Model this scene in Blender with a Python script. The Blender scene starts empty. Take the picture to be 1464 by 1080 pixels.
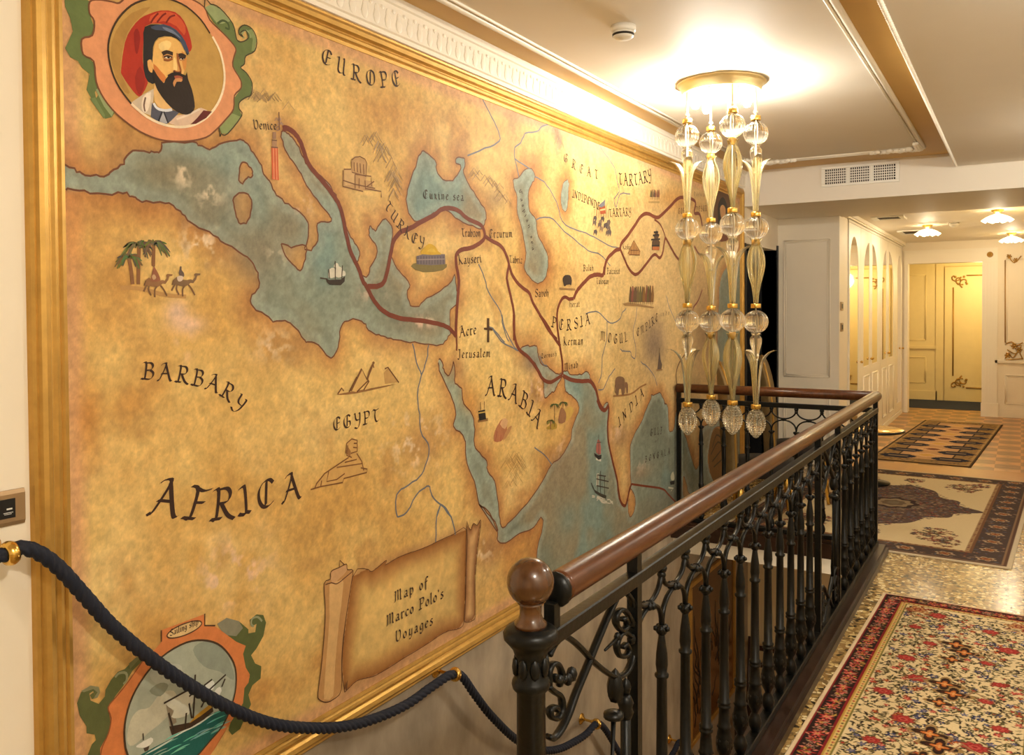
import bpy, math, random
import numpy as np
from mathutils import Vector, Matrix
from mathutils.geometry import tessellate_polygon
random.seed(7); rng=np.random.RandomState(11)
COL=bpy.context.scene.collection
# ------------------------------------------------------------------ camera model
F=1213.;PX,PY=732.,471.;CZ=1.6
A_=math.radians(31.0);P_=.021;R_=.006
f0=np.array([-math.sin(A_),math.cos(A_),0]);r0=np.array([math.cos(A_),math.sin(A_),0]);u0=np.array([0,0,1.])
cf=f0*math.cos(P_)-u0*math.sin(P_);u1=u0*math.cos(P_)+f0*math.sin(P_)
cr=r0*math.cos(R_)-u1*math.sin(R_);cu=u1*math.cos(R_)+r0*math.sin(R_)
CP=np.array([0,0,CZ])
def U(x,y,X=None,Y=None,Z=None):
    d=cf+cr*((x-PX)/F)-cu*((y-PY)/F)
    t=X/d[0] if X is not None else (Y/d[1] if Y is not None else (Z-CZ)/d[2])
    return CP+d*t
def pr(X,Y,Z):
    v=np.array([X,Y,Z])-CP
    return PX+F*(v@cr)/(v@cf),PY-F*(v@cu)/(v@cf)
cd=bpy.data.cameras.new('camera'); co=bpy.data.objects.new('camera',cd); COL.objects.link(co)
co.matrix_world=Matrix(((cr[0],cu[0],-cf[0],0),(cr[1],cu[1],-cf[1],0),(cr[2],cu[2],-cf[2],CZ),(0,0,0,1)))
cd.sensor_width=36; cd.sensor_fit='HORIZONTAL'; cd.lens=36*F/1464; cd.shift_y=-(540-PY)/1464; cd.clip_start=.05; cd.clip_end=60
sc=bpy.context.scene; sc.camera=co
vs=sc.view_settings; vs.view_transform='Standard'; vs.look='None'; vs.gamma=1; vs.exposure=0.15; vs.use_curve_mapping=False
# ------------------------------------------------------------------ helpers
def s2l(c):
    c=np.asarray(c,dtype=np.float64)
    return np.where(c<=.04045,c/12.92,((np.maximum(c,0)+.055)/1.055)**2.4)
def rgb(r,g,b): return tuple(float(v) for v in s2l(np.array([r,g,b])/255.))
MATS={}
def mat(name,col,rough=.5,metal=0,noise=0,nscale=8,bump=0,bscale=60,trans=0,ior=1.45,emit=None,estr=0,coat=0,spec=.5,col2=None,stretch=None):
    m=bpy.data.materials.new(name); m.use_nodes=True; nt=m.node_tree; b=nt.nodes['Principled BSDF']
    b.inputs['Base Color'].default_value=(*col,1); b.inputs['Roughness'].default_value=rough; b.inputs['Metallic'].default_value=metal
    b.inputs['Transmission Weight'].default_value=trans; b.inputs['IOR'].default_value=ior; b.inputs['Coat Weight'].default_value=coat
    b.inputs['Specular IOR Level'].default_value=spec
    if emit: b.inputs['Emission Color'].default_value=(*emit,1); b.inputs['Emission Strength'].default_value=estr
    if noise or bump or col2:
        tc=nt.nodes.new('ShaderNodeTexCoord'); mp=nt.nodes.new('ShaderNodeMapping'); nt.links.new(tc.outputs['Object'],mp.inputs['Vector'])
        if stretch: mp.inputs['Scale'].default_value=stretch
    if noise or col2:
        n=nt.nodes.new('ShaderNodeTexNoise'); n.inputs['Scale'].default_value=nscale; n.inputs['Detail'].default_value=6; n.inputs['Roughness'].default_value=.6
        nt.links.new(mp.outputs['Vector'],n.inputs['Vector'])
        r=nt.nodes.new('ShaderNodeValToRGB'); e=r.color_ramp.elements
        c2=col2 if col2 else tuple(min(1,c*(1+noise)) for c in col); c1=col if col2 else tuple(c*(1-noise) for c in col)
        e[0].position=.32; e[1].position=.68; e[0].color=(*c1,1); e[1].color=(*c2,1)
        nt.links.new(n.outputs['Fac'],r.inputs['Fac']); nt.links.new(r.outputs['Color'],b.inputs['Base Color'])
    if bump:
        n=nt.nodes.new('ShaderNodeTexNoise'); n.inputs['Scale'].default_value=bscale; n.inputs['Detail'].default_value=4
        nt.links.new(mp.outputs['Vector'],n.inputs['Vector'])
        bp=nt.nodes.new('ShaderNodeBump'); bp.inputs['Strength'].default_value=bump; bp.inputs['Distance'].default_value=.01
        nt.links.new(n.outputs['Fac'],bp.inputs['Height']); nt.links.new(bp.outputs['Normal'],b.inputs['Normal'])
    MATS[name]=m; return m
class MB:
    def __init__(s): s.v=[];s.f=[];s.m=[];s.s=[]
    def add(s,vs_,fs,mi=0,smooth=False):
        o=len(s.v); s.v+= [tuple(map(float,p)) for p in vs_]
        for f in fs: s.f.append(tuple(i+o for i in f)); s.m.append(mi); s.s.append(smooth)
    def box(s,x0,x1,y0,y1,z0,z1,mi=0):
        s.add([(x0,y0,z0),(x1,y0,z0),(x1,y1,z0),(x0,y1,z0),(x0,y0,z1),(x1,y0,z1),(x1,y1,z1),(x0,y1,z1)],
              [(0,3,2,1),(4,5,6,7),(0,1,5,4),(1,2,6,5),(2,3,7,6),(3,0,4,7)],mi); return s
    def bbox(s,x0,x1,y0,y1,z0,z1,b=.004,mi=0):   # chamfered box
        P=[]
        for z,i in ((z0,b),(z0+b,0),(z1-b,0),(z1,b)):
            P+=[(x0+i,y0+i,z),(x1-i,y0+i,z),(x1-i,y1-i,z),(x0+i,y1-i,z)]
        fs=[(3,2,1,0),(12,13,14,15)]
        for k in range(3):
            for j in range(4): a=k*4+j; c=k*4+(j+1)%4; fs.append((a,c,c+4,a+4))
        s.add(P,fs,mi); return s
    def lathe(s,prof,seg=20,c=(0,0,0),M=None,mi=0,smooth=True,rib=None):
        P=[];n=len(prof)
        for k in range(seg):
            a=2*math.pi*k/seg; rr=1
            for (r,z) in prof:
                q=r*(1+ (rib[1]*math.cos(rib[0]*a) if rib else 0))
                p=Vector((q*math.cos(a),q*math.sin(a),z))
                if M: p=M@p
                P.append((p.x+c[0],p.y+c[1],p.z+c[2]))
        fs=[]
        for k in range(seg):
            k2=(k+1)%seg
            for j in range(n-1):
                fs.append((k*n+j,k2*n+j,k2*n+j+1,k*n+j+1))
        fs2=[]
        if prof[0][0]>1e-6: fs2.append(tuple(k*n for k in reversed(range(seg))))
        if prof[-1][0]>1e-6: fs2.append(tuple(k*n+n-1 for k in range(seg)))
        s.add(P,fs+fs2,mi,smooth); return s
    def tube(s,path,r,seg=8,up=(0,0,1),sx=1,sy=1,closed=False,mi=0,smooth=True,sect=None,twist=0):
        path=[Vector(p) for p in path]; n=len(path); P=[]; L=0
        U0=Vector(up)
        for i,p in enumerate(path):
            if closed: t=path[(i+1)%n]-path[i-1]
            else: t=path[min(i+1,n-1)]-path[max(i-1,0)]
            if i: L+=(p-path[i-1]).length
            t.normalize()
            w=U0-t*U0.dot(t)
            if w.length<1e-4: w=Vector((1,0,0))-t*t.x
            w.normalize(); q=t.cross(w); rr=r[i] if hasattr(r,'__len__') else r
            m_=sect or [(math.cos(2*math.pi*k/seg)*sx,math.sin(2*math.pi*k/seg)*sy) for k in range(seg)]
            ca,sa=math.cos(twist*L),math.sin(twist*L)
            for a,b in m_:
                a2,b2=a*ca-b*sa,a*sa+b*ca
                P.append(p+w*(a2*rr)+q*(b2*rr))
        k=len(m_); fs=[]
        for i in range(n if closed else n-1):
            i2=(i+1)%n
            for j in range(k): j2=(j+1)%k; fs.append((i*k+j,i*k+j2,i2*k+j2,i2*k+j))
        if not closed: fs+=[tuple(reversed(range(k))),tuple((n-1)*k+j for j in range(k))]
        s.add(P,fs,mi,smooth); return s
    def sphere(s,c,r,seg=16,sc_=(1,1,1),M=None,mi=0):
        h=seg//2
        pf=[(r*math.sin(math.pi*j/h) if 0<j<h else 0.0,-r*math.cos(math.pi*j/h)) for j in range(h+1)]
        Mx=(M or Matrix.Identity(3))@Matrix.Diagonal(sc_)
        s.lathe(pf,seg,c,Mx,mi); return s
    def prism(s,poly,fn,d0,d1,mi=0):  # 2D polygon, fn(a,b,d)->xyz
        n=len(poly)
        t=tessellate_polygon([[Vector((a,b,0)) for a,b in poly]])
        P=[fn(a,b,d0) for a,b in poly]+[fn(a,b,d1) for a,b in poly]
        fs=[tuple(x) for x in t]+[tuple(i+n for i in reversed(x)) for x in t]+[(i,(i+1)%n,(i+1)%n+n,i+n) for i in range(n)]
        s.add(P,fs,mi); return s
    def build(s,name,mats,parent=None,world=True):
        me=bpy.data.meshes.new(name); me.from_pydata(s.v,[],s.f)
        for m in (mats if isinstance(mats,(list,tuple)) else [mats]): me.materials.append(MATS[m])
        me.polygons.foreach_set('material_index',s.m); me.polygons.foreach_set('use_smooth',s.s)
        me.update()
        import bmesh
        bm=bmesh.new(); bm.from_mesh(me); bmesh.ops.recalc_face_normals(bm,faces=bm.faces); bm.to_mesh(me); bm.free()
        o=bpy.data.objects.new(name,me); COL.objects.link(o)
        if parent:
            o.parent=parent
            if world:
                r=parent
                off=Vector((0,0,0))
                while r: off+=r.location; r=r.parent
                o.location=-off
        return o
def tag(o,label=None,cat=None,group=None,kind=None):
    if label: o['label']=label
    if cat: o['category']=cat
    if group: o['group']=group
    if kind: o['kind']=kind
    return o
def root(name,loc,label,cat,group=None):
    o=bpy.data.objects.new(name,None); o.location=loc; COL.objects.link(o); o.empty_display_size=.1
    return tag(o,label,cat,group)
def struct(o): o['kind']='structure'; return o
def sharp(o,ang=40):
    me=o.data
    try: me.set_sharp_from_angle(angle=math.radians(ang))
    except Exception: pass
    return o
def copy_tree(o,parent=None):
    c=o.copy(); COL.objects.link(c)
    if parent: c.parent=parent
    for ch in [x for x in list(COL.objects) if x.parent==o]: copy_tree(ch,c)
    return c
# ------------------------------------------------------------------ materials
WX=-2.2
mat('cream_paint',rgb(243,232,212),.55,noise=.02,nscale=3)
mat('ceiling_paint',rgb(236,228,214),.6,noise=.015,nscale=2)
mat('tan_paint',rgb(214,176,108),.5,noise=.03,nscale=3)
mat('white_trim',rgb(246,238,222),.45,bump=.05,bscale=30)
mat('relief_plaster',rgb(244,236,220),.5,bump=.25,bscale=45)
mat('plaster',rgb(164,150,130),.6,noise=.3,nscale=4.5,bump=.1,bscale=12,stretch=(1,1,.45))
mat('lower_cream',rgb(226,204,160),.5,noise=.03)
mat('gold',rgb(200,158,82),.42,metal=.65,noise=.12,nscale=14)
mat('gold_line',rgb(176,134,62),.42,metal=.5)
mat('brass',rgb(226,186,100),.22,metal=1)
mat('iron',rgb(10,11,10),.36,noise=.25,nscale=30,bump=.08,bscale=70,spec=.32)
mat('handrail_wood',rgb(94,54,28),.28,noise=.0,col2=rgb(66,36,18),nscale=6,spec=.38,stretch=(8,1,8))
mat('finial_wood',rgb(96,58,25),.24,col2=rgb(62,34,14),nscale=5,coat=.6,stretch=(5,5,1.2))
mat('dark_wood',rgb(44,26,16),.3,noise=.3,nscale=12)
mat('rope_navy',rgb(24,29,45),.75,noise=.2,nscale=200)
mat('canopy_brass',rgb(232,208,150),.3,metal=.35)
mat('steel_rod',rgb(225,216,196),.3,metal=.8)
mat('bead_glass',(1,.93,.74),.2,trans=.45)
mat('frosted_glass',(1,.98,.93),.18,trans=.9,ior=1.4)
mat('clear_glass',(1,.99,.96),.03,trans=1,ior=1.45)
mat('gold_glass',(1.0,.89,.58),.1,trans=.84,ior=1.4,noise=.06,nscale=40)
mat('gold_bead',rgb(214,170,80),.25,trans=.35)
mat('bulb_glow',(1,.95,.8),.3,emit=(1,.88,.62),estr=22)
mat('lamp_glow',(1,.9,.7),.3,emit=(1,.84,.55),estr=16)
mat('lamp_shade',(1,.93,.78),.35,trans=.6,emit=(1,.8,.45),estr=1.2)
mat('white_plastic',rgb(240,236,226),.35)
mat('dark_hole',rgb(46,40,34),.7)
mat('bronze_plate',rgb(168,140,104),.35,metal=.5)
mat('black_plastic',rgb(26,26,26),.35)
mat('print_white',rgb(225,225,220),.5)
mat('mirror',(.92,.9,.86),.03,metal=1)
mat('yellow_cream',rgb(240,218,160),.5,noise=.02)
mat('door_dark',rgb(22,22,24),.35,noise=.2)
mat('carpet_blue',rgb(34,42,62),.95,noise=.3,nscale=80)
mat('velvet',rgb(124,102,64),.85,noise=.12,nscale=20)
mat('velvet_dark',rgb(30,24,20),.85,noise=.12,nscale=20)
mat('dark_chair_wood',rgb(52,30,22),.35,noise=.2)
mat('panel_brown',rgb(72,44,22),.25,col2=rgb(120,76,34),nscale=3,stretch=(1,1,.3))
mat('branch_dark',rgb(24,16,14),.5)
mat('threshold_wood',rgb(190,138,76),.35,noise=.12,nscale=10,stretch=(1,8,1))
def vcol(name,rough=.6,mot=.07,ms=40,bump=.12,bs=160,sheen=0,spec=.5):
    m=bpy.data.materials.new(name); m.use_nodes=True; nt=m.node_tree; b=nt.nodes['Principled BSDF']; b.inputs['Roughness'].default_value=rough
    b.inputs['Specular IOR Level'].default_value=spec
    at=nt.nodes.new('ShaderNodeAttribute'); at.attribute_name='paint'
    tc=nt.nodes.new('ShaderNodeTexCoord'); n=nt.nodes.new('ShaderNodeTexNoise'); n.inputs['Scale'].default_value=ms; n.inputs['Detail'].default_value=8; n.inputs['Roughness'].default_value=.7
    nt.links.new(tc.outputs['Object'],n.inputs['Vector'])
    mr=nt.nodes.new('ShaderNodeMapRange'); mr.inputs[1].default_value=.3; mr.inputs[2].default_value=.7; mr.inputs[3].default_value=1-mot; mr.inputs[4].default_value=1+mot
    nt.links.new(n.outputs['Fac'],mr.inputs[0])
    vm=nt.nodes.new('ShaderNodeVectorMath'); vm.operation='SCALE'; nt.links.new(at.outputs['Color'],vm.inputs[0]); nt.links.new(mr.outputs[0],vm.inputs['Scale'])
    nt.links.new(vm.outputs[0],b.inputs['Base Color'])
    n2=nt.nodes.new('ShaderNodeTexNoise'); n2.inputs['Scale'].default_value=bs; n2.inputs['Detail'].default_value=3; nt.links.new(tc.outputs['Object'],n2.inputs['Vector'])
    bp=nt.nodes.new('ShaderNodeBump'); bp.inputs['Strength'].default_value=bump; bp.inputs['Distance'].default_value=.004; nt.links.new(n2.outputs['Fac'],bp.inputs['Height']); nt.links.new(bp.outputs['Normal'],b.inputs['Normal'])
    MATS[name]=m
vcol('map_paint',.62,.12,26,.15,110,spec=.28); vcol('rug_pile',.95,.16,300,.5,500,spec=.1)
def terrazzo():
    m=bpy.data.materials.new('terrazzo'); m.use_nodes=True; nt=m.node_tree; b=nt.nodes['Principled BSDF']; b.inputs['Roughness'].default_value=.2
    tc=nt.nodes.new('ShaderNodeTexCoord')
    def vor(s,f='F1'):
        v=nt.nodes.new('ShaderNodeTexVoronoi'); v.inputs['Scale'].default_value=s; nt.links.new(tc.outputs['Object'],v.inputs['Vector']); return v
    def ramp(src,stops,mode='LINEAR'):
        r=nt.nodes.new('ShaderNodeValToRGB'); r.color_ramp.interpolation=mode
        while len(r.color_ramp.elements)<len(stops): r.color_ramp.elements.new(.5)
        for e,(p,c) in zip(r.color_ramp.elements,stops): e.position=p; e.color=(*c,1)
        nt.links.new(src,r.inputs['Fac']); return r
    v=vor(46); sp=nt.nodes.new('ShaderNodeSeparateColor'); nt.links.new(v.outputs['Color'],sp.inputs['Color'])
    r=ramp(sp.outputs[0],[(0,rgb(60,48,32)),(.12,rgb(120,96,58)),(.3,rgb(172,140,84)),(.55,rgb(206,178,116)),(.72,rgb(150,116,66)),(.86,rgb(236,216,164))],'CONSTANT')
    v2=vor(46); v2.feature='DISTANCE_TO_EDGE'
    r2=ramp(v2.outputs['Distance'],[(0.02,(0,0,0)),(.08,(1,1,1))])
    mx=nt.nodes.new('ShaderNodeMix'); mx.data_type='RGBA'; mx.inputs[6].default_value=(*rgb(140,112,66),1)
    nt.links.new(r2.outputs['Color'],mx.inputs[0]); nt.links.new(r.outputs['Color'],mx.inputs[7]); nt.links.new(mx.outputs[2],b.inputs['Base Color'])
    MATS['terrazzo']=m
terrazzo()
def parquet():
    m=bpy.data.materials.new('parquet'); m.use_nodes=True; nt=m.node_tree; b=nt.nodes['Principled BSDF']; b.inputs['Roughness'].default_value=.28
    tc=nt.nodes.new('ShaderNodeTexCoord'); mp=nt.nodes.new('ShaderNodeMapping'); mp.inputs['Rotation'].default_value=(0,0,.0); nt.links.new(tc.outputs['Object'],mp.inputs['Vector'])
    c=nt.nodes.new('ShaderNodeTexChecker'); c.inputs['Scale'].default_value=4.4; c.inputs['Color1'].default_value=(*rgb(190,144,86),1); c.inputs['Color2'].default_value=(*rgb(142,102,58),1)
    nt.links.new(mp.outputs['Vector'],c.inputs['Vector'])
    mp2=nt.nodes.new('ShaderNodeMapping'); mp2.inputs['Rotation'].default_value=(0,0,.785); nt.links.new(tc.outputs['Object'],mp2.inputs['Vector'])
    c2=nt.nodes.new('ShaderNodeTexChecker'); c2.inputs['Scale'].default_value=6.22; c2.inputs['Color1'].default_value=(1.15,1.1,1.05,1); c2.inputs['Color2'].default_value=(.82,.8,.78,1); nt.links.new(mp2.outputs['Vector'],c2.inputs['Vector'])
    mx=nt.nodes.new('ShaderNodeMix'); mx.data_type='RGBA'; mx.blend_type='MULTIPLY'; mx.inputs[0].default_value=1
    nt.links.new(c.outputs['Color'],mx.inputs[6]); nt.links.new(c2.outputs['Color'],mx.inputs[7]); nt.links.new(mx.outputs[2],b.inputs['Base Color'])
    MATS['parquet']=m
parquet()
CH_W=18;CO_W=23;VE_W=34;HL_W=(125,50,38);LO_W=26
# ================================================================== MURAL (painted in wall coordinates u = along the wall, v = height)
FR={'px':(0,0,1),'A':(0,0,3.483),'B':(320,0,3.483),'C':(640,130,3.483),'D':(60,180,3.483),'E':(400,180,3.483),'F':(60,450,3.483),'G':(420,450,3.483),'H':(700,400,3.483),
 'I':(780,190,5.229),'J':(780,380,5.229),'K':(780,570,5.229),'L':(700,460,7.32),'M':(100,0,5.422),'N':(100,870,5.137),'O':(440,720,3.725),'S':(380,720,3.0),'T':(180,330,9.76)}
def P2(s):
    t=s.replace(',',' ').split(); return [(float(t[i]),float(t[i+1])) for i in range(0,len(t),2)]
def toPX(fr,pts):
    x0,y0,k=FR[fr]
    if isinstance(pts,str): pts=P2(pts)
    return [(x0+x/k,y0+y/k) for x,y in pts]
def W(p):
    q=U(p[0],p[1],X=WX); return (q[1],q[2])
def WW(fr,pts): return [W(p) for p in toPX(fr,pts)]
def smooth(pts,closed=False,n=3):       # Catmull-Rom
    m=len(pts); out=[]
    for i in range(m if closed else m-1):
        g=(lambda j:pts[j%m]) if closed else (lambda j:pts[max(0,min(m-1,j))])
        p0,p1,p2,p3=g(i-1),g(i),g(i+1),g(i+2)
        for k in range(n):
            t=k/n
            out.append(tuple(.5*((2*p1[c])+(-p0[c]+p2[c])*t+(2*p0[c]-5*p1[c]+4*p2[c]-p3[c])*t*t+(-p0[c]+3*p1[c]-3*p2[c]+p3[c])*t**3) for c in range(len(p1))))
    if not closed: out.append(tuple(pts[-1]))
    return out
def wig(pts,amp=.006,closed=True):
    q=smooth(pts,closed,3); return [(a+rng.uniform(-amp,amp),b+rng.uniform(-amp,amp)) for a,b in q]
def cat(*a):
    r=[]
    for fr,s in a: r+=WW(fr,s)
    return r
med=cat(('D','80,200 130,210 170,235 230,247 300,250 345,225 390,190 415,150 450,125 520,130 560,138 580,120 600,80 740,85 765,95 820,123 870,95 920,75 975,72 1010,95 1040,140 1070,185 1090,240 1120,280 1145,330 1180,370 1235,405 1290,450 1315,500 1310,570 1300,622 1340,610 1360,570 1360,500 1375,480 1420,478 1425,455 1390,410 1340,345 1290,270 1250,200 1210,140 1185,80 1180,30'),
 ('E','8,25 30,42 62,78 92,130 120,185 165,225 210,265 245,310 275,370 300,440 322,520 352,570 380,610 382,660 370,690 400,750 428,745 445,690 473,640 470,600 440,560 430,520 440,503 465,525 480,490 508,465 540,490 552,530 545,580 540,640 560,690 600,740 635,790 620,840 640,892 680,897 720,860 790,820 840,780 862,740 868,800 880,850 870,890 840,920 835,980 838,1025'),
 ('G','772,90 750,122 720,152 660,150 590,140 520,130 470,120 430,105 400,100 360,75 340,40 280,25 230,50 215,90 212,160 180,215 150,200 110,150 60,135 40,130 20,90'),
 ('D','1240,1000 1200,965 1140,975 1100,935 1040,905 1025,860 1060,820 1065,760 1040,690 990,640 900,590 840,545 770,515 720,480 690,440 640,400 570,380 480,380 440,355 390,335 300,345 200,330 120,320 80,300'))
isl=[cat(('D','985,180 1010,190 1035,230 1030,255 1005,260 985,292 970,270 970,210')),cat(('D','985,332 1015,345 1030,385 1022,455 990,490 958,470 945,410 945,360')),
 cat(('D','1180,590 1230,605 1302,597 1297,660 1280,718 1250,705 1200,650'))]
black=cat(('E','705,125 740,150 765,180 770,220 800,265 850,270 880,235 890,200 865,190 870,165 905,160 912,185 905,240 940,310 980,370 1015,430 1012,475 995,512 950,500 880,470 830,430 800,418 770,430 720,460 670,482 640,450 620,390 625,320 655,230 680,150'))
caspian=cat(('C','400,385 425,415 420,450 400,480 390,530 400,600 430,640 435,700 460,760 490,830 485,900 465,950 425,955 385,910 370,870 380,830 370,740 350,660 335,590 335,530 320,480 318,440 345,430 370,400'))
aral=cat(('C','565,460 590,445 595,480 590,560 580,600 562,590 555,530'))
ocean=cat(('G','710,222 728,240 735,275 755,305 775,270 785,235 790,290 790,340 825,370 835,440 880,500 890,570 890,650 915,690 950,730 955,780 990,830 1005,930 1015,1020 1030,1060 1075,1020 1150,940 1230,830 1270,750 1320,710 1370,620 1375,570 1410,480 1405,440 1370,400 1345,380 1335,312'),
 ('L','720,610 680,680 660,730 620,745 560,800 545,740 545,640 530,590 480,480 400,380 310,290 340,250 400,255 460,250 480,300 490,360 530,450 590,470 640,520 690,545 740,542 760,520 800,515 820,555 880,555 940,550 1000,525 1030,560 1030,600 1070,640 1100,720 1110,820 1140,880 1165,895 1190,860 1220,850'),
 ('K','455,50 460,100 450,200 455,330 490,480 520,600 525,680 545,770 580,800 600,760 610,680 625,630 620,500 620,360 650,270 700,180 740,80 775,0'),
 ('J','778,965 800,968 840,950 868,1000 885,1040'),('K','875,30 903,70 910,230 930,245 950,215 960,120 985,40 1005,190 1040,300 1065,390 1110,530 1138,470 1150,300 1180,200 1290,150'),
 ('J','1270,700 1285,300 1295,120 1340,20'),('px','1056,380 1056,760 960,800 760,905'),('S','1150,300 1153,250 1155,200 1180,90 1175,60 1160,75 1130,110 1080,125 1020,170 985,160 985,130 975,90 940,40 905,5'),
 ('G','1000,1075 990,1030 950,970 910,940 890,830 850,740 845,660 830,600 785,560 795,500 780,420 745,350 715,280'))
isl+=[cat(('K','610,690 630,680 655,740 655,820 630,880 610,870 603,780')),cat(('K','1020,580 1045,650 1055,700 1090,745 1040,755 1015,700')),
 cat(('px','1012,640 1018,614 1030,612 1034,640 1033,680 1026,690 1015,680 1010,660'))]
seas=[wig(p,.004) for p in (med,black,caspian,aral,ocean)]; lands=[wig(p,.003) for p in isl]
# ---- grid
u_in0,u_in1,v_in0,v_in1=W((86,500))[0],7.66,.115,2.615
NC,NR=820,540
pxs=np.linspace(pr(WX,u_in0,1.4)[0],pr(WX,u_in1,1.4)[0],NC)
us=np.array([U(p,480,X=WX)[1] for p in pxs]); us[0],us[-1]=u_in0,u_in1; vsv=np.linspace(v_in0,v_in1,NR)
GU,GV=np.meshgrid(us,vsv)                       # rows=v, cols=u
def vnoise(x,y,seed):
    r=np.random.RandomState(seed); L=r.rand(256,256)
    xi=np.floor(x).astype(int); yi=np.floor(y).astype(int); fx=x-xi; fy=y-yi; fx=fx*fx*(3-2*fx); fy=fy*fy*(3-2*fy)
    g=lambda a,b:L[a%256,b%256]
    return (g(xi,yi)*(1-fx)+g(xi+1,yi)*fx)*(1-fy)+(g(xi,yi+1)*(1-fx)+g(xi+1,yi+1)*fx)*fy
def fbm(x,y,seed,o=4):
    t=0;a=.5;s=0
    for k in range(o): t=t+a*vnoise(x*2**k,y*2**k,seed+k); s+=a; a*=.55
    return t/s
def inside(poly):
    m=np.zeros((NR,NC),bool); n=len(poly)
    for i in range(n):
        (a,b),(c,d)=poly[i],poly[(i+1)%n]
        if a==c: continue
        if a>c: a,b,c,d=c,d,a,b
        i0,i1=np.searchsorted(us,[a,c])
        for j in range(i0,i1):
            vv=b+(d-b)*(us[j]-a)/(c-a); m[:np.searchsorted(vsv,vv),j]^=True
    return m
def edgedist(polys,R=.16):
    D=np.full((NR,NC),R)
    for poly in polys:
        n=len(poly)
        for i in range(n):
            (a,b),(c,d)=poly[i],poly[(i+1)%n]
            i0,i1=np.searchsorted(us,[min(a,c)-R,max(a,c)+R]); j0,j1=np.searchsorted(vsv,[min(b,d)-R,max(b,d)+R])
            if i0>=i1 or j0>=j1: continue
            x=GU[j0:j1,i0:i1]-a; y=GV[j0:j1,i0:i1]-b; ex,ey=c-a,d-b; L2=ex*ex+ey*ey+1e-12
            t=np.clip((x*ex+y*ey)/L2,0,1); q=np.hypot(x-t*ex,y-t*ey)
            D[j0:j1,i0:i1]=np.minimum(D[j0:j1,i0:i1],q)
    return D
c3=lambda r,g,b:np.array([r,g,b])/255.
def lerp(a,b,t): return a+(b-a)*t[...,None]
sea=np.zeros((NR,NC),bool)
for p in seas: sea|=inside(p)
for p in lands: sea&=~inside(p)
D=edgedist(seas+lands)
n1=fbm(GU*2.2,GV*2.2,3,5); n2=fbm(GU*6+9,GV*6,21,4); n3=fbm(GU*30,GV*30,55,3); n4=fbm(GU*1.1+4,GV*1.3,77,4)
land=lerp(np.broadcast_to(c3(222,182,106),(NR,NC,3)),c3(204,156,82),np.clip((n1-.42)*3.2,0,1))
land=lerp(land,c3(236,204,134),np.clip((n4-.5)*3.4,0,.8)*np.clip((n2-.3)*2.5,0,1))
land=lerp(land,c3(178,126,64),np.clip((n2-.60)*2.6,0,.45))
land=lerp(land,c3(203,168,112),np.clip((GU-3.6)/2.5,0,.75))
# darker warm cloud along the border, pinkish strip at the very edge
eb=np.minimum(np.minimum(GU-u_in0,u_in1-GU)*1.0,np.minimum(GV-v_in0,v_in1-GV))
land=lerp(land,c3(190,134,66),np.clip(1-np.abs(eb-.20)/.17,0,1)*np.clip((n1-.34)*2.4,0,.75))
land=lerp(land,c3(206,150,104),np.clip((.075-eb)/.05,0,.75))
glow=np.clip(1-D/(.07+.10*n2),0,1)**1.3
land=lerp(land,c3(166,104,52),glow*(.5+.5*n1)*.95)
seac=lerp(np.broadcast_to(c3(136,142,120),(NR,NC,3)),c3(120,121,100),np.clip((n1-.4)*3,0,1))
seac=lerp(seac,c3(148,130,98),np.clip((fbm(GU*1.7+30,GV*1.7,91,4)-.41)*4.2,0,.85))
seac=lerp(seac,c3(120,144,132),np.clip((fbm(GU*2.6+3,GV*2.6,131,3)-.56)*4,0,.7))
seac=lerp(seac,c3(116,118,100),np.clip((GU-4.2)/1.6,0,.55)*np.clip(.4+1.2*(n4-.3),0,1))
seac=lerp(seac,c3(162,170,150),np.clip(1-D/.05,0,.45))
sd=np.where(sea,D,-D)
cv=lerp(land,np.zeros(3),np.zeros((NR,NC))); tt=np.clip(.5+sd/.006,0,1)
cv=land*(1-tt[...,None])+seac*tt[...,None]
def splat(fr,x,y,rx,ry,col,a,thr=.0,ns=9,seed=5,hard=3):
    q=toPX(fr,[(x,y)])[0]; u,v=W(q); k=1/FR[fr][2]
    ru=abs(W((q[0]+rx*k,q[1]))[0]-W((q[0]-rx*k,q[1]))[0])/2; rv=abs(W((q[0],q[1]+ry*k))[1]-W((q[0],q[1]-ry*k))[1])/2
    i0,i1=np.searchsorted(us,[u-1.6*ru,u+1.6*ru]); j0,j1=np.searchsorted(vsv,[v-1.6*rv,v+1.6*rv])
    if i0>=i1 or j0>=j1: return
    gu=GU[j0:j1,i0:i1]; gv=GV[j0:j1,i0:i1]
    g=np.exp(-1.6*(((gu-u)/ru)**2+((gv-v)/rv)**2))
    m=np.clip(g*a*(1 if not thr else np.clip((fbm(gu*ns,gv*ns,seed,4)-thr)*hard*3,0,1)),0,1)
    cv[j0:j1,i0:i1]=lerp(cv[j0:j1,i0:i1],np.asarray(col),m)
BR=c3(132,92,54); PK=c3(224,186,156); WH=c3(232,206,168); GR=c3(120,98,78)
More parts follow.
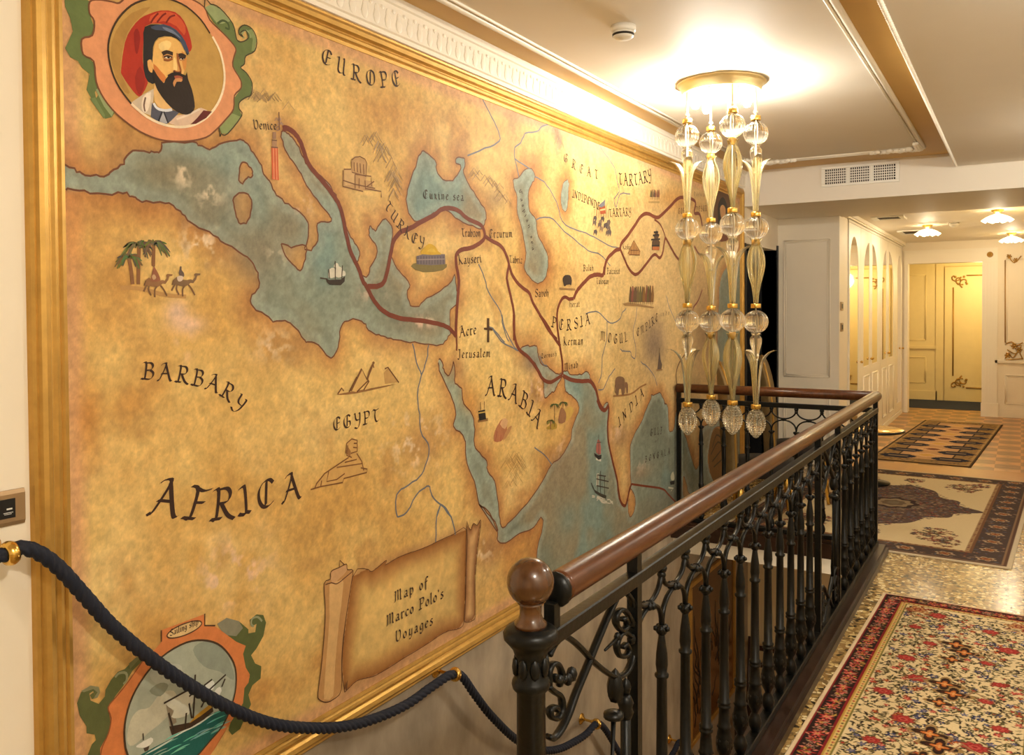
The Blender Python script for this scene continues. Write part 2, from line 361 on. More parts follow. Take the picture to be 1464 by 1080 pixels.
for a in [('D',640,240,240,110,c3(136,124,94),1),('D',860,400,150,120,c3(136,128,102),.8),('D',1080,620,170,200,c3(134,124,98),.95),('D',130,290,60,40,c3(150,170,160),.6),('E',40,520,120,110,c3(138,126,98),.7),('E',660,980,160,80,c3(132,122,98),.6),
 ('D',900,280,200,90,c3(150,142,116),.5),('J',800,580,110,220,GR,.85),('J',1180,500,130,420,c3(128,98,66),.75),('K',560,290,90,120,c3(150,110,72),.6),('G',790,280,60,70,c3(150,104,60),.55),
 ('C',400,80,110,80,GR,.5),('C',540,230,30,120,GR,.55),('C',230,540,60,70,GR,.4),('B',1430,610,50,90,c3(150,118,74),.6),('G',870,420,70,90,c3(196,136,64),.6),('L',420,420,130,130,c3(124,110,92),.75),
 ('S',200,250,90,40,BR,.2),('G',630,640,150,160,c3(176,126,72),.7),('F',1180,180,180,120,c3(170,122,66),.6),('F',220,520,70,300,c3(196,128,58),.6),('D',140,560,90,260,c3(206,142,70),.55),
 ('K',100,480,100,120,c3(140,120,90),.7),('K',900,760,220,120,c3(118,112,92),.75),('K',700,560,120,80,c3(150,120,90),.5),('K',160,900,110,160,c3(118,136,122),.6),('D',560,640,200,120,c3(236,196,120),.7),('D',600,760,150,80,c3(240,204,126),.6),
 ('O',950,250,70,140,c3(156,108,62),.75),('O',560,940,150,60,c3(196,146,100),.4),('G',620,300,300,200,c3(226,184,110),.25),('I',700,330,200,200,c3(232,206,140),.45)]: splat(*a)
for a in [('D',660,930,70,80,PK,.9,.4,7,41),('D',720,990,100,60,PK,.8,.42,7,43),('D',690,220,60,120,WH,.9,.55,26,11),('D',820,320,90,120,WH,.8,.58,26,12),('D',780,590,150,100,WH,.9,.56,24,13),('D',800,600,160,110,BR,.6,.5,12,14),
 ('F',680,130,60,130,PK,.9,.45,12,15),('F',1150,150,120,90,WH,.7,.55,24,16),('G',600,620,170,190,WH,.8,.58,28,17),('L',460,720,150,170,PK,.75,.5,30,18),('L',460,720,150,170,BR,.5,.5,22,19),('S',930,200,90,60,WH,.7,.55,30,20),
 ('px',330,820,60,50,PK,.9,.5,20,21),('E',700,980,90,40,PK,.9,.5,24,22),('E',450,830,70,60,PK,.8,.52,24,23),('D',1270,380,90,70,PK,.7,.52,24,24),('K',520,250,70,80,PK,.55,.5,24,25),('K',680,520,90,60,PK,.4,.5,24,26),('G',1330,680,50,90,PK,.5,.5,26,27),('D',1160,640,70,120,WH,.5,.58,26,28)]: splat(*a)
cv*=(1+.15*(n3-.5)+.16*(fbm(GU*85,GV*85,301,3)-.5)+.05*(rng.rand(NR,NC)-.5))[...,None]
# ---- vector layers
class Vec:
    def __init__(s): s.v=[];s.f=[];s.c=[];s.k=0
    def xo(s,layer): s.k+=1; return WX+.0118+.00025*layer+(s.k%30)*8e-6
    def poly(s,w,col,layer=1):
        try: t=tessellate_polygon([[Vector((a,b,0)) for a,b in w]])
        except Exception: return
        o=len(s.v); x=s.xo(layer)
        s.v+=[(x,a,b) for a,b in w]; s.c+=[col]*len(w); s.f+=[(i+o,j+o,k+o) for i,j,k in t]
    def line(s,w,wd,col,layer=2,closed=False,taper=0):
        n=len(w)
        if n<2: return
        o=len(s.v); x=s.xo(layer); P=[]
        for i in range(n):
            a=w[(i-1)%n] if closed else w[max(i-1,0)]; b=w[(i+1)%n] if closed else w[min(i+1,n-1)]
            dx,dy=b[0]-a[0],b[1]-a[1]; L=math.hypot(dx,dy) or 1
            h=wd/2*(1-taper*abs(2*i/(n-1)-1)**2 if taper else 1)
            nx,ny=-dy/L*h,dx/L*h
            P+=[(x,w[i][0]+nx,w[i][1]+ny),(x,w[i][0]-nx,w[i][1]-ny)]
        s.v+=P; s.c+=[col]*len(P)
        for i in range(n if closed else n-1):
            j=(i+1)%n; s.f.append((o+2*i,o+2*i+1,o+2*j+1,o+2*j))
    def nib(s,w,nv,col,layer):       # broad-nib pen stroke
        o=len(s.v); x=s.xo(layer)
        for a,b in w: s.v+=[(x,a+nv[0],b+nv[1]),(x,a-nv[0],b-nv[1])]; s.c+=[col]*2
        for i in range(len(w)-1): s.f.append((o+2*i,o+2*i+1,o+2*i+3,o+2*i+2))
V=Vec()
COAST=c3(112,66,42)
for p in seas[:2]+seas[3:0:-1][:0]: pass
def inb(p): return u_in0+.002<p[0]<u_in1-.002 and v_in0+.002<p[1]<v_in1-.002
def coast(poly,wd):
    run=[]; q=poly+[poly[0]]
    for p in q:
        if inb(p): run.append(p)
        else:
            if len(run)>1: V.line(run,wd,COAST,2)
            run=[]
    if len(run)>1: V.line(run,wd,COAST,2)
# closing edges that are not coast sit outside or on the border of the canvas
ocl=seas[4]
for p,wd in zip(seas[:4],(.0055,.006,.005,.003)): coast(p if p is not seas[0] else p[:-4],wd)
k0=min(range(len(ocl)),key=lambda i:abs(ocl[i][0]-W((1056,380))[0])+abs(ocl[i][1]-W((1056,380))[1])); k1=min(range(len(ocl)),key=lambda i:abs(ocl[i][0]-W((763,803))[0])+abs(ocl[i][1]-W((763,803))[1]))
V.line(ocl[:k0-8],.0065,COAST,2); V.line(ocl[k1:],.0065,COAST,2)
for p in lands: V.line(p+[p[0]],.0055,COAST,2)
RT=c3(118,56,36)
def route(fr,s,wd=.021,col=RT,layer=4): V.line([(a+rng.uniform(-.001,.001),b+rng.uniform(-.001,.001)) for a,b in smooth(WW(fr,s),False,4)],wd,col,layer)
route('E','0,14 30,16 60,38 90,82 110,140 135,200 190,265 245,335 285,400 305,470 320,550 345,640 380,710 400,770 425,810 450,860 500,920 570,955 640,965 720,975 790,990 835,1010 866,1048',.02)
route('E','866,1050 868,960 875,850 880,770 866,680 870,640 895,618 950,605 990,580 1010,550 995,500 960,480 920,460 880,425 830,410 790,420 750,450 690,480 640,510 590,530 555,575 540,640 525,720 505,780 470,800 425,800',.021)
route('G','797,80 800,140 798,180',.012)
route('E','1010,550 1040,570 1090,600 1115,640 1130,690 1120,760 1140,850 1155,930 1157,1000 1155,1070',.02)
route('G','1085,0 1088,100 1110,170 1160,215 1200,270 1230,320 1270,336 1328,300',.021)
route('E','1130,690 1150,750 1190,800 1230,830 1250,880 1290,950 1330,1020 1370,1065',.02)
route('G','1212,0 1250,50 1290,120 1318,158',.02)
route('J','195,245 160,250 130,235 100,260 75,330 70,420 80,520 98,640 110,720 112,815',.02)
route('J','195,245 220,190 260,140 310,90 345,72 380,68 415,70 425,10',.026)
route('I','425,1065 430,1000 450,940 510,880 542,868 552,830 600,770 650,700 700,625 750,605 820,635 870,600 920,550 980,490 1040,485 1090,500 1110,530 1100,600 1140,610 1160,700 1168,770',.026)
route('I','542,868 570,930 600,1000 640,1052 680,1052 740,980 800,910 838,936 862,900 875,820 885,790 920,850 960,920 996,962',.022)
route('I','800,650 840,680 870,740 885,790',.014); route('I','1100,850 1140,910 1200,920 1260,915',.02)
route('H','355,478 400,500 450,505 490,507 520,550 535,610 562,650 584,622',.024)
route('K','370,10 395,70 430,90 455,60 458,110 450,200 457,330 490,480 520,600 530,680 548,770 580,802 600,745 610,700 628,638',.02)
route('K','628,638 740,655 860,675 900,710 960,775',.014)
route('J','1040,650 990,720 965,800 970,900 985,980',.014,c3(104,72,44)); route('J','1160,180 1130,260 1095,310 1090,340',.016)
RV=c3(112,112,112)
def river(fr,s,wd=.0075,col=RV): V.line(wig(WW(fr,s),.003,False),wd,col,3)
for a in [('G','660,150 650,230 625,300 605,400 615,500 620,580 655,640 660,690 635,780 600,820 540,860 500,900 500,990 515,1005 550,980 600,900 640,860 665,855 675,900 715,940 760,980 790,1070'),('G','580,145 600,240 625,300'),('G','720,945 700,1010 697,1075'),
 ('S','740,3 722,60 720,165'),('S','740,3 785,60 803,135'),('E','980,690 1010,760 1030,830 1090,930 1100,1000 1130,1075'),('E','1030,1000 1060,1020 1110,1080'),('G','980,70 1020,130 1080,165 1110,180'),('G','1025,0 1040,70 1075,140 1100,175'),
 ('B','1200,440 1260,470 1310,560 1345,630 1365,690 1350,715 1290,740 1200,778'),('C','500,165 460,180 430,205 375,215 355,260 325,285 325,340 345,430'),('C','325,340 385,380 400,390'),('C','425,430 470,455 510,510 540,580 560,650 620,690 680,710 740,740 790,770 845,785'),
 ('C','430,640 500,630 550,680 620,740 690,795 740,810 775,840 800,870'),('C','735,250 770,310 820,380 835,450 845,500 820,540 830,580 850,515 900,515'),('J','285,360 330,345 380,345 430,400 490,430 540,400 560,350 590,320'),('J','445,410 440,560 410,680 405,800 380,880'),
 ('J','670,310 660,400 640,500 660,600 655,690 630,680 620,640 570,640 545,625'),('J','505,770 460,830 420,920 380,930'),('J','700,720 750,760 800,830 820,900'),('G','1190,660 1240,700 1275,750'),('J','890,230 920,330 960,420'),('L','580,460 540,450 500,360')]: river(*a)
# ---- blackletter lettering
GL={'A':'.85|0,0 .12,.03 .47,.97 .3,1.03 .15,.9|.45,.97 .76,.06 .9,0|.2,.4 .62,.42','B':'.75|0,.02 .1,0 .22,.06 .22,.95 .03,.98|.22,.97 .5,1 .64,.83 .54,.6 .25,.53|.5,.56 .7,.4 .66,.14 .48,0 .1,.02',
'C':'.72|.7,.86 .55,1 .3,.95 .1,.7 .08,.35 .22,.06 .45,0 .7,.15|.42,.97 .36,.08','D':'.8|.1,0 .2,.05 .2,.95 .02,.9|.2,.97 .55,.95 .76,.65 .72,.3 .5,.03 .1,0','E':'.74|.72,.84 .55,1 .3,.95 .1,.7 .08,.35 .22,.06 .45,0 .7,.14|.42,.97 .38,.08|.4,.5 .68,.56',
'F':'.7|.08,0 .25,.04 .3,.9 .08,1|.28,.95 .5,.9 .76,1|.28,.5 .6,.54|-.02,0 .4,0','G':'.78|.7,.86 .55,1 .3,.95 .1,.7 .08,.35 .22,.06 .45,0 .68,.12 .68,.46 .45,.48|.42,.97 .38,.1','H':'.72|.15,1 .15,0|.15,.5 .45,.62 .63,.4 .55,-.12','I':'.42|0,.93 .15,1 .25,.92 .25,.07 .1,0 -.05,.06|.25,.06 .42,0',
'J':'.45|.05,1 .4,.97|.28,.97 .3,.1 .15,-.18 -.05,-.05','K':'.78|.02,.97 .15,1 .18,.06 .04,0|.2,.48 .6,1|.24,.52 .6,.06 .8,0','L':'.62|0,.95 .15,1 .2,.1 .08,0 .62,.03','M':'.92|0,0 .1,.05 .12,.85 0,.95|.12,.83 .35,1 .44,.84 .44,.04|.44,.83 .68,1 .78,.8 .78,.08 .9,0',
'N':'.75|.1,0 .12,.95 0,1|.12,.95 .6,.05|.6,.05 .62,1 .74,.95','O':'.8|.4,1 .15,.85 .05,.5 .15,.13 .4,0 .66,.15 .75,.5 .66,.88 .4,1|.38,.92 .34,.08','P':'.74|.08,0 .22,.04 .22,.95 .03,.95|.22,.97 .55,1 .7,.8 .58,.5 .22,.46|-.02,0 .42,0','Q':'.8|.4,1 .1,.8 .1,.2 .4,0 .7,.2 .7,.8 .4,1|.4,.2 .8,-.12',
'R':'.82|.06,0 .2,.04 .22,.95 .03,.95|.22,.97 .52,1 .66,.8 .56,.55 .22,.5|.35,.5 .6,.1 .86,-.06|-.02,0 .38,0','S':'.68|.65,.85 .45,1 .2,.92 .12,.72 .3,.55 .55,.42 .65,.2 .5,.02 .25,0 .03,.15','T':'.74|0,.85 .15,1 .4,.92 .75,1.02|.38,.93 .3,.5 .38,.08 .55,0 .7,.1','U':'.75|.0,.93 .14,1 .18,.88 .15,.2 .3,0 .55,.1|.45,1 .6,1 .6,.1 .75,0',
'V':'.72|0,.93 .13,1 .15,.2 .35,0 .62,.2 .66,.75 .5,1 .35,.88','W':'.95|0,.93 .12,1 .14,.15 .3,0 .46,.15|.46,.95 .46,.1 .65,0 .85,.2 .86,.8 .7,1','Y':'.72|0,.93 .13,1 .2,.6 .35,.45 .6,.5|.5,1 .64,.96 .62,.2 .4,-.2 .1,-.12',
'a':'.5|.08,.52 .25,.6 .38,.5 .38,.08 .5,0|.38,.3 .15,.26 .06,.12 .2,0 .38,.1','b':'.5|.08,.95 .1,.08 .25,0 .44,.15 .44,.42 .28,.58 .1,.46','c':'.42|.4,.5 .25,.6 .08,.42 .1,.12 .24,0 .4,.08','d':'.5|.1,.9 .35,.75 .44,.5 .42,.1 .25,0 .08,.14 .08,.4 .25,.56 .42,.44','e':'.44|.1,.3 .38,.4 .36,.54 .22,.6 .08,.42 .1,.12 .24,0 .42,.1',
'f':'.4|.15,-.2 .18,.85 .3,1 .44,.9|.02,.56 .38,.58','g':'.5|.4,.55 .22,.6 .08,.42 .1,.14 .25,.06 .42,.16|.42,.58 .42,-.1 .25,-.3 .05,-.2','h':'.5|.1,1 .1,0|.1,.44 .3,.6 .44,.46 .42,.02 .3,-.18','i':'.28|.02,.52 .12,.6 .14,.06 .26,0|.12,.8 .16,.76','k':'.5|.1,1 .1,0|.1,.32 .32,.58 .4,.44 .2,.3 .46,0','l':'.26|.05,.95 .12,1 .12,.06 .25,0',
'm':'.74|.02,.52 .1,.6 .1,0|.1,.48 .26,.6 .34,.5 .34,0|.34,.48 .52,.6 .6,.5 .6,.05 .72,0','n':'.5|.02,.52 .1,.6 .1,0|.1,.48 .3,.6 .4,.5 .4,.02 .34,-.15','o':'.5|.25,.6 .08,.45 .08,.15 .25,0 .42,.15 .42,.45 .25,.6','p':'.5|.02,.55 .1,.62 .1,-.32|.1,.46 .28,.6 .42,.45 .42,.15 .25,0 .1,.08','q':'.5|.4,.55 .22,.6 .08,.42 .1,.14 .25,.02 .4,.14|.42,.6 .42,-.32','r':'.4|.02,.52 .12,.6 .12,.02 .24,0|.14,.46 .28,.6 .4,.52',
's':'.42|.38,.55 .2,.6 .1,.46 .32,.28 .36,.1 .2,0 .04,.08','t':'.34|.16,.85 .14,.08 .26,0 .36,.08|.02,.58 .32,.6','u':'.5|.02,.54 .1,.6 .1,.1 .22,0 .4,.12|.4,.6 .4,.05 .5,0','v':'.48|.02,.54 .12,.6 .14,.1 .26,0 .42,.2 .42,.5 .32,.6','x':'.46|.04,.55 .14,.58 .32,.02 .44,.04|.4,.58 .06,.02','y':'.5|.04,.56 .12,.6 .12,.14 .25,.02 .4,.14|.42,.6 .42,-.05 .28,-.3 .1,-.28','z':'.44|.06,.55 .4,.56 .06,.04 .42,.02',"'":'.2|.08,1 .1,.78',' ':'.34|'}
GLP={k:(float(v.split('|')[0]),[P2(t) for t in v.split('|')[1:] if t]) for k,v in GL.items()}
INK=c3(58,36,26)
def text(s,fr,base,h0,h1=None,col=INK,layer=5,nw=.165,fill=1.0):
    h1=h1 or h0; bp=toPX(fr,base); k=1/FR[fr][2]; n=len(bp)
    w=smooth([W(p) for p in bp],False,6) if n>2 else [W(bp[0]),W(bp[1])]
    hh=[abs(W((p[0],p[1]-(h0+(h1-h0)*i/(n-1))*k))[1]-W(p)[1]) for i,p in ((0,bp[0]),(n-1,bp[-1]))]
    cum=[0]
    for i in range(1,len(w)): cum.append(cum[-1]+math.hypot(w[i][0]-w[i-1][0],w[i][1]-w[i-1][1]))
    L=cum[-1]; adv=[GLP[c][0]+.12 for c in s]; tot=sum(adv)-.12
    def at(d):
        d=max(0,min(L,d))
        for i in range(1,len(cum)):
            if d<=cum[i] or i==len(cum)-1:
                t=(d-cum[i-1])/((cum[i]-cum[i-1]) or 1); a=w[i-1]; b=w[i]
                return (a[0]+(b[0]-a[0])*t,a[1]+(b[1]-a[1])*t),math.atan2(b[1]-a[1],b[0]-a[0])
    acc=0
    for c,ad in zip(s,adv):
        d0=acc/tot*L; wid=(GLP[c][0])/tot*L; acc+=ad
        (o,_),(_,an)=at(d0),at(d0+wid/2); H=hh[0]+(hh[1]-hh[0])*d0/L
        sx=wid/GLP[c][0]; gap=L/tot/H
        if gap>1.15: sx=H*1.15; o=at(d0+(wid-sx*GLP[c][0])/2)[0]
        ca,sa=math.cos(an),math.sin(an); g=H*nw/2; na=math.radians(38)
        nx,ny=math.cos(na)*g*min(1,sx/H+.15),math.sin(na)*g
        nv=(nx*ca-ny*sa,nx*sa+ny*ca)
        for st in GLP[c][1]:
            q=smooth(st,False,4) if len(st)>2 else st
            pw=[(o[0]+x*sx*ca-y*H*sa,o[1]+x*sx*sa+y*H*ca) for x,y in q]
            V.nib(pw,nv,col,layer); V.line(pw,H*.03,col,layer)
for a in [('EUROPE','B','460,300 540,352 620,393 700,421 780,437 875,428',78,72),('TURKEY','E','505,395 545,465 590,525 640,575 705,612',52),('BARBARY','F','475,318 550,324 650,331 740,350 830,376 910,425 965,490',82,78),
 ('EGYPT','G','180,578 260,560 330,548 415,528',62),('AFRICA','F','505,985 700,1010 830,1020 970,1000 1080,962 1285,905',170,118),('ARABIA','G','940,398 1015,405 1075,428 1125,465 1165,510 1205,570',88,80),
 ('INDIA','H','632,738 765,572',48),('PERSIA','H','290,228 335,248 400,248 495,218',52),('MOGUL','H','537,300 580,310 630,318 680,305',46),('EMPIRE','H','722,284 770,255 832,200',38),('inde','H','842,182 888,174',22),
 ('GREAT','C','558,338 600,375 650,408 690,425 745,442',44),('TARTARY','C','840,465 900,472 950,465 1008,445',55),('INDIPENDE','C','610,530 680,560 745,595',38),('TARTARY','C','795,628 905,622',38),
 ('Venice','B','136,645 250,648',44),('Euxine sea','E','700,362 905,374',42),('Caspian sea','C','343,488 362,590 393,690 412,800',28),('Trabzon','E','893,552 988,552',40),('Erzurum','E','1030,557 1148,555',40),('Kayseri','E','878,690 993,680',44),
 ('Tabriz','E','1132,682 1196,685',36),('Saveh','E','1260,852 1328,850',38),('Acre','E','882,1052 968,1036',50),('Jerusalem','G','805,216 968,210',42),('Kerman','H','355,327 455,322',40),('Minab','H','362,452 430,436',34),('Qornush','L','510,385 680,358',50),
 ('Herat','H','386,137 438,135',30),('Balkh','C','664,898 716,896',30),('Taloqan','C','730,962 792,962',30),('Faizabat','C','783,912 848,912',30),('Kashgar','C','862,788 912,792',26),('GULF','K','765,280 862,260',50),('of','K','805,328 832,324',26),('BENGALA','K','724,478 922,412',44),
 ('GOBI','I','978,605 1040,605',40),('DESERT','I','1112,592 1212,582',40),('Dunhuang','I','1095,470 1195,478',28)]:
    text(*a)
# ---- painted illustrations
def PG(fr,col,s,layer=6,sm=0):
    w=WW(fr,s)
    if sm: w=smooth(w,True,sm)
    V.poly(w,c3(*col),layer)
def ST(fr,col,wd,s,layer=7,sm=1,taper=0):
    w=WW(fr,s)
    if sm and len(w)>2: w=smooth(w,False,3)
    V.line(w,wd,c3(*col),layer,taper=taper)
def OL(fr,col,wd,s,layer=7):
    w=smooth(WW(fr,s),True,3); V.line(w,wd,c3(*col),layer,closed=True)
def ELL(fr,cx,cy,rx,ry,rot=0,n=48):
    r=math.radians(rot); return ' '.join('%.2f,%.2f'%(cx+rx*math.cos(t)*math.cos(r)-ry*math.sin(t)*math.sin(r),cy+rx*math.cos(t)*math.sin(r)+ry*math.sin(t)*math.cos(r)) for t in [2*math.pi*i/n for i in range(n)])
def hills(fr,pts,n,col=(128,100,70),dx=40,dy=60,wd=.004):      # sketched mountain hatching
    q=P2(pts)
    for i in range(int(n*.8)):
        t=rng.rand()*(len(q)-1); k=int(t); x=q[k][0]+(q[min(k+1,len(q)-1)][0]-q[k][0])*(t-k)+rng.uniform(-dx*.3,dx*.3); y=q[k][1]+(q[min(k+1,len(q)-1)][1]-q[k][1])*(t-k)+rng.uniform(-dy*.4,dy*.4)
        a=rng.uniform(.5,1.1); cc=c3(*col)*(1+rng.uniform(-.05,.25))
        V.line(WW(fr,[(x-dx*.5*a,y+dy*.5*a),(x,y-dy*.3*a),(x+dx*.2*a,y+dy*.1),(x+dx*.5*a,y+dy*.55*a)]),wd*.8,cc,6)
hills('B','110,490 180,470 250,500 310,540',26,(150,120,78),60,50); hills('B','700,660 760,720 800,800 840,900 850,950',46,(150,122,84),60,70); hills('C','100,410 160,420 230,480 280,540',26,(142,112,82),50,45); hills('G','1040,730 1090,710 1130,740 1090,790 1060,820',34,(160,122,70),60,60,.003); hills('C','520,200 560,260',14,(140,116,88),30,60)
# --- portrait medallion
GN=(104,116,62);GD=(70,84,44);GLt=(150,158,104)
ring='360,30 430,-30 560,-60 760,-50 900,-8 1015,60 1060,160 1140,240 1200,300 1262,380 1250,440 1240,520 1300,625 1302,690 1252,745 1245,850 1185,930 1110,1010 1030,1070 880,1100 720,1095 600,1062 480,1000 340,890 240,770 180,640 160,480 80,430 68,310 150,280 165,170 128,110 130,20 200,5 300,20'
PG('M',GN,'-70,-40 60,-40 130,20 140,150 160,200 150,280 70,320 90,430 160,490 190,640 220,700 190,690 170,720 180,765 215,720 330,870 300,915 250,925 150,780 105,700 130,580 70,530 40,480 -20,450 -60,380 0,250 -20,150 -60,60',6)
PG('M',GLt,'175,700 215,690 325,850 300,910 240,830',7); PG('M',(118,132,76),'130,770 170,760 250,900 240,925',7)
PG('M',GN,'1020,70 1070,40 1140,70 1240,190 1270,310 1310,330 1360,300 1340,240 1300,260 1320,290 1290,270 1290,230 1330,200 1390,230 1425,310 1410,400 1340,440 1330,500 1300,530 1345,570 1390,650 1380,740 1340,760 1290,800 1290,850 1310,900 1200,1040 1150,1040 1130,980 1200,900 1250,840 1255,760 1300,700 1300,620 1245,520 1240,450 1265,390 1190,310 1150,240 1090,180',6)
PG('M',GLt,'1020,65 1070,40 1150,80 1220,170 1160,190 1120,190',7); ST('M',GD,.007,'1120,190 1160,165 1200,185 1210,230 1180,220'); PG('M',(136,146,88),'1390,230 1425,310 1410,400 1385,400 1395,310 1360,240',7); PG('M',(138,148,88),'1140,990 1230,880 1300,910 1200,1040 1155,1040',7); ST('M',GD,.006,'1235,880 1250,905 1245,930')
ST('M',GLt,.006,'1330,300 1310,280 1330,240 1370,260 1380,300')
OL('M',(70,60,36),.004,'1020,70 1070,40 1140,70 1240,190 1270,310 1310,330 1360,300 1340,240 1300,260 1320,290 1290,270 1290,230 1330,200 1390,230 1425,310 1410,400 1340,440 1330,500 1300,530 1345,570 1390,650 1380,740 1340,760 1290,800 1290,850 1310,900 1200,1040 1150,1040 1130,980',8)
PG('M',(222,148,98),ring,8); OL('M',(120,72,44),.005,ring,9)
# inner oval follows the picture's own ellipse
ov='270,400 290,270 350,150 450,50 560,5 650,-10 760,5 880,60 990,160 1080,290 1140,410 1172,560 1165,690 1120,810 1040,910 940,970 830,990 700,970 570,910 450,810 360,690 300,560'
PG('M',(192,148,74),ov,10,3); ST('M',(64,44,26),.0055,'1060,265 990,160 880,60 760,5 650,-10 560,5 450,50 350,150 290,270 270,400 300,560 360,690 450,810',14); ST('M',(244,218,176),.008,'450,810 570,910 700,970 830,990 940,970 1040,910 1120,810 1165,690 1172,560 1140,410 1080,290',14)
PG('M',(176,130,62),'290,420 330,250 450,110 600,60 520,140 420,260 370,480 380,600 440,720 400,720 330,600',11,2)
PG('M',(176,48,26),'380,590 372,540 400,340 450,230 520,150 590,115 680,88 790,100 860,170 900,270 922,370 900,410 870,390 840,290 760,215 660,190 560,210 545,330 540,480 560,600 580,650 530,745 495,745 440,680',11,2)
PG('M',(206,84,44),'600,130 700,95 800,120 870,210 860,280 800,210 700,170 600,190',12,2); PG('M',(142,30,20),'470,260 500,230 520,300 500,420 480,400',12,2); PG('M',(150,36,22),'480,600 520,520 560,640 520,740 490,700',12,2)
for s in ('600,185 630,140 660,110','650,180 690,130 720,110','720,185 750,140 790,125'): ST('M',(120,28,20),.005,s,13)
PG('M',(38,34,32),'555,215 660,195 780,230 850,310 890,420 880,430 840,340 760,290 660,300 620,370 620,460 620,560 640,650 580,640 545,540 545,330',12,2)
PG('M',(66,74,92),'600,215 700,195 800,240 870,330 900,430 860,390 820,310 740,250 640,240',13,2); PG('M',(112,120,136),'690,215 770,240 840,310 790,275 720,245',14,2)
PG('M',(232,178,96),'640,330 690,300 760,295 820,330 860,400 880,460 865,520 850,590 780,590 720,640 680,640 620,560 615,460 625,390',13,2)
PG('M',(204,118,54),'620,500 680,560 720,610 690,650 640,600',14,2); PG('M',(214,140,66),'840,400 880,460 866,560 845,500',14,2); PG('M',(246,206,128),'660,350 720,320 760,340 740,390 680,400',14,2); PG('M',(248,206,126),'780,450 800,480 806,550 780,560 775,510',14,2)
PG('M',(226,168,92),'575,480 605,470 615,520 612,570 585,550',13,2)
PG('M',(44,32,24),'618,540 650,590 700,650 715,620 760,575 820,570 870,590 880,560 890,620 920,700 940,800 935,860 880,895 800,870 720,800 650,700 625,620',15,2)
PG('M',(206,140,80),'772,650 790,616 830,612 846,622 836,640 800,640 784,680',16,2); ST('M',(166,82,54),.008,'784,606 816,601 846,608',17); ST('M',(40,26,20),.009,'735,600 780,578 830,585 860,605',17); PG('M',(44,32,24),'790,660 840,648 850,700 800,710',17,2)
ST('M',(58,38,24),.011,'690,425 725,410 772,425',16); ST('M',(58,38,24),.01,'810,438 845,432 872,448',16); PG('M',(196,136,76),'690,436 730,428 772,440 768,468 730,474 696,462',15,2); PG('M',(232,214,184),'704,450 732,443 760,452 734,461',16,2); PG('M',(34,24,20),'728,444 746,445 745,459 729,458',17,2); ST('M',(60,36,22),.004,'700,450 732,440 766,452',18); PG('M',(190,128,70),'814,448 842,444 868,456 862,476 838,478 816,470',15,2); PG('M',(226,206,174),'822,461 842,454 860,463 842,470',16,2); PG('M',(34,24,20),'838,454 853,456 852,468 839,467',17,2); ST('M',(60,36,22),.004,'820,460 842,450 864,461',18); PG('M',(214,152,80),'800,480 816,482 830,548 806,560 796,540',14,2)
ST('M',(150,86,40),.006,'700,470 735,476 768,462',16); ST('M',(160,92,44),.007,'806,420 812,480 832,550 820,570 780,556',16); ST('M',(96,50,28),.006,'775,556 800,572 835,566',17)
PG('M',(232,182,112),'630,650 680,740 760,830 760,850 690,850 630,790',13,2); PG('M',(206,182,150),'450,800 540,740 630,690 620,790 600,900 520,870',12); PG('M',(236,214,184),'540,760 600,720 590,830 560,880 530,850',13,2); ST('M',(120,88,66),.005,'560,760 548,820 556,870',14)
PG('M',(86,84,92),'610,800 640,840 720,860 780,860 820,880 760,940 720,970 660,950 600,910',13); ST('M',(220,216,212),.008,'622,805 650,845 710,862 765,855',15); PG('M',(176,170,166),'690,870 720,910 730,960 670,945',14,2); ST('M',(44,42,48),.005,'690,870 660,945',15); ST('M',(44,42,48),.005,'700,870 735,960',15)
PG('M',(222,186,152),'740,960 800,900 880,890 990,840 1040,860 960,930 900,972 820,985',13); PG('M',(100,38,30),'1010,860 1075,870 1030,920 950,965 910,970 960,920',14); ST('M',(238,212,180),.006,'800,930 880,900 980,850',15)
# --- sailing ship medallion
PG('N',(94,96,52),'30,690 60,610 130,560 190,570 200,610 180,650 140,660 125,630 150,610 160,640 150,600 120,620 130,670 190,695 235,640 240,590 280,520 330,460 380,440 470,350 520,370 440,450 380,550 310,640 260,740 280,860 250,960 200,1090 100,1090 140,990 170,960 160,920 100,910 100,860 50,780',6)
PG('N',(138,132,92),'130,560 190,570 200,610 180,650 150,655 180,610 150,585 80,610 60,600',7); ST('N',(150,146,104),.007,'370,550 395,520 390,470 340,470 310,500',7); PG('N',(120,116,72),'410,400 470,350 500,352 420,440',7)
PG('N',(90,96,50),'1060,110 1130,65 1220,90 1290,150 1290,180 1340,170 1350,110 1310,130 1300,80 1350,40 1400,45 1420,100 1400,200 1350,290 1310,340 1340,400 1385,420 1380,510 1320,560 1290,630 1310,700 1290,740 1230,880 1170,925 1145,890 1160,830 1250,690 1260,580 1300,500 1260,420 1250,320 1270,270 1200,240 1120,200',6)
PG('N',(136,130,104),'1060,110 1130,65 1220,90 1250,140 1200,200 1110,190',7); ST('N',(150,150,110),.007,'1330,130 1310,110 1320,70 1360,60 1390,90',7)
ring2='650,240 650,155 960,40 970,120 1050,130 1200,240 1270,270 1250,330 1270,430 1300,480 1290,540 1260,580 1250,690 1160,830 1040,1030 980,1110 200,1110 200,1020 260,910 280,800 258,720 320,640 400,540 520,370 600,300'
PG('N',(212,124,66),ring2,8)
ST('N',(104,66,40),.004,'650,240 650,155',9,0); ST('N',(84,54,34),.005,'968,35 968,122 1045,122',9,0); ST('N',(150,84,46),.004,'200,1090 215,1010 260,910 280,800 258,720 320,640 400,540 520,370',9)
PG('N',(222,184,122),ELL('N',818,150,136,40,-22),9); OL('N',(92,60,38),.004,ELL('N',818,150,136,40,-22),10); text('Sailing ship','N','712,198 920,112',46,None,INK,11)
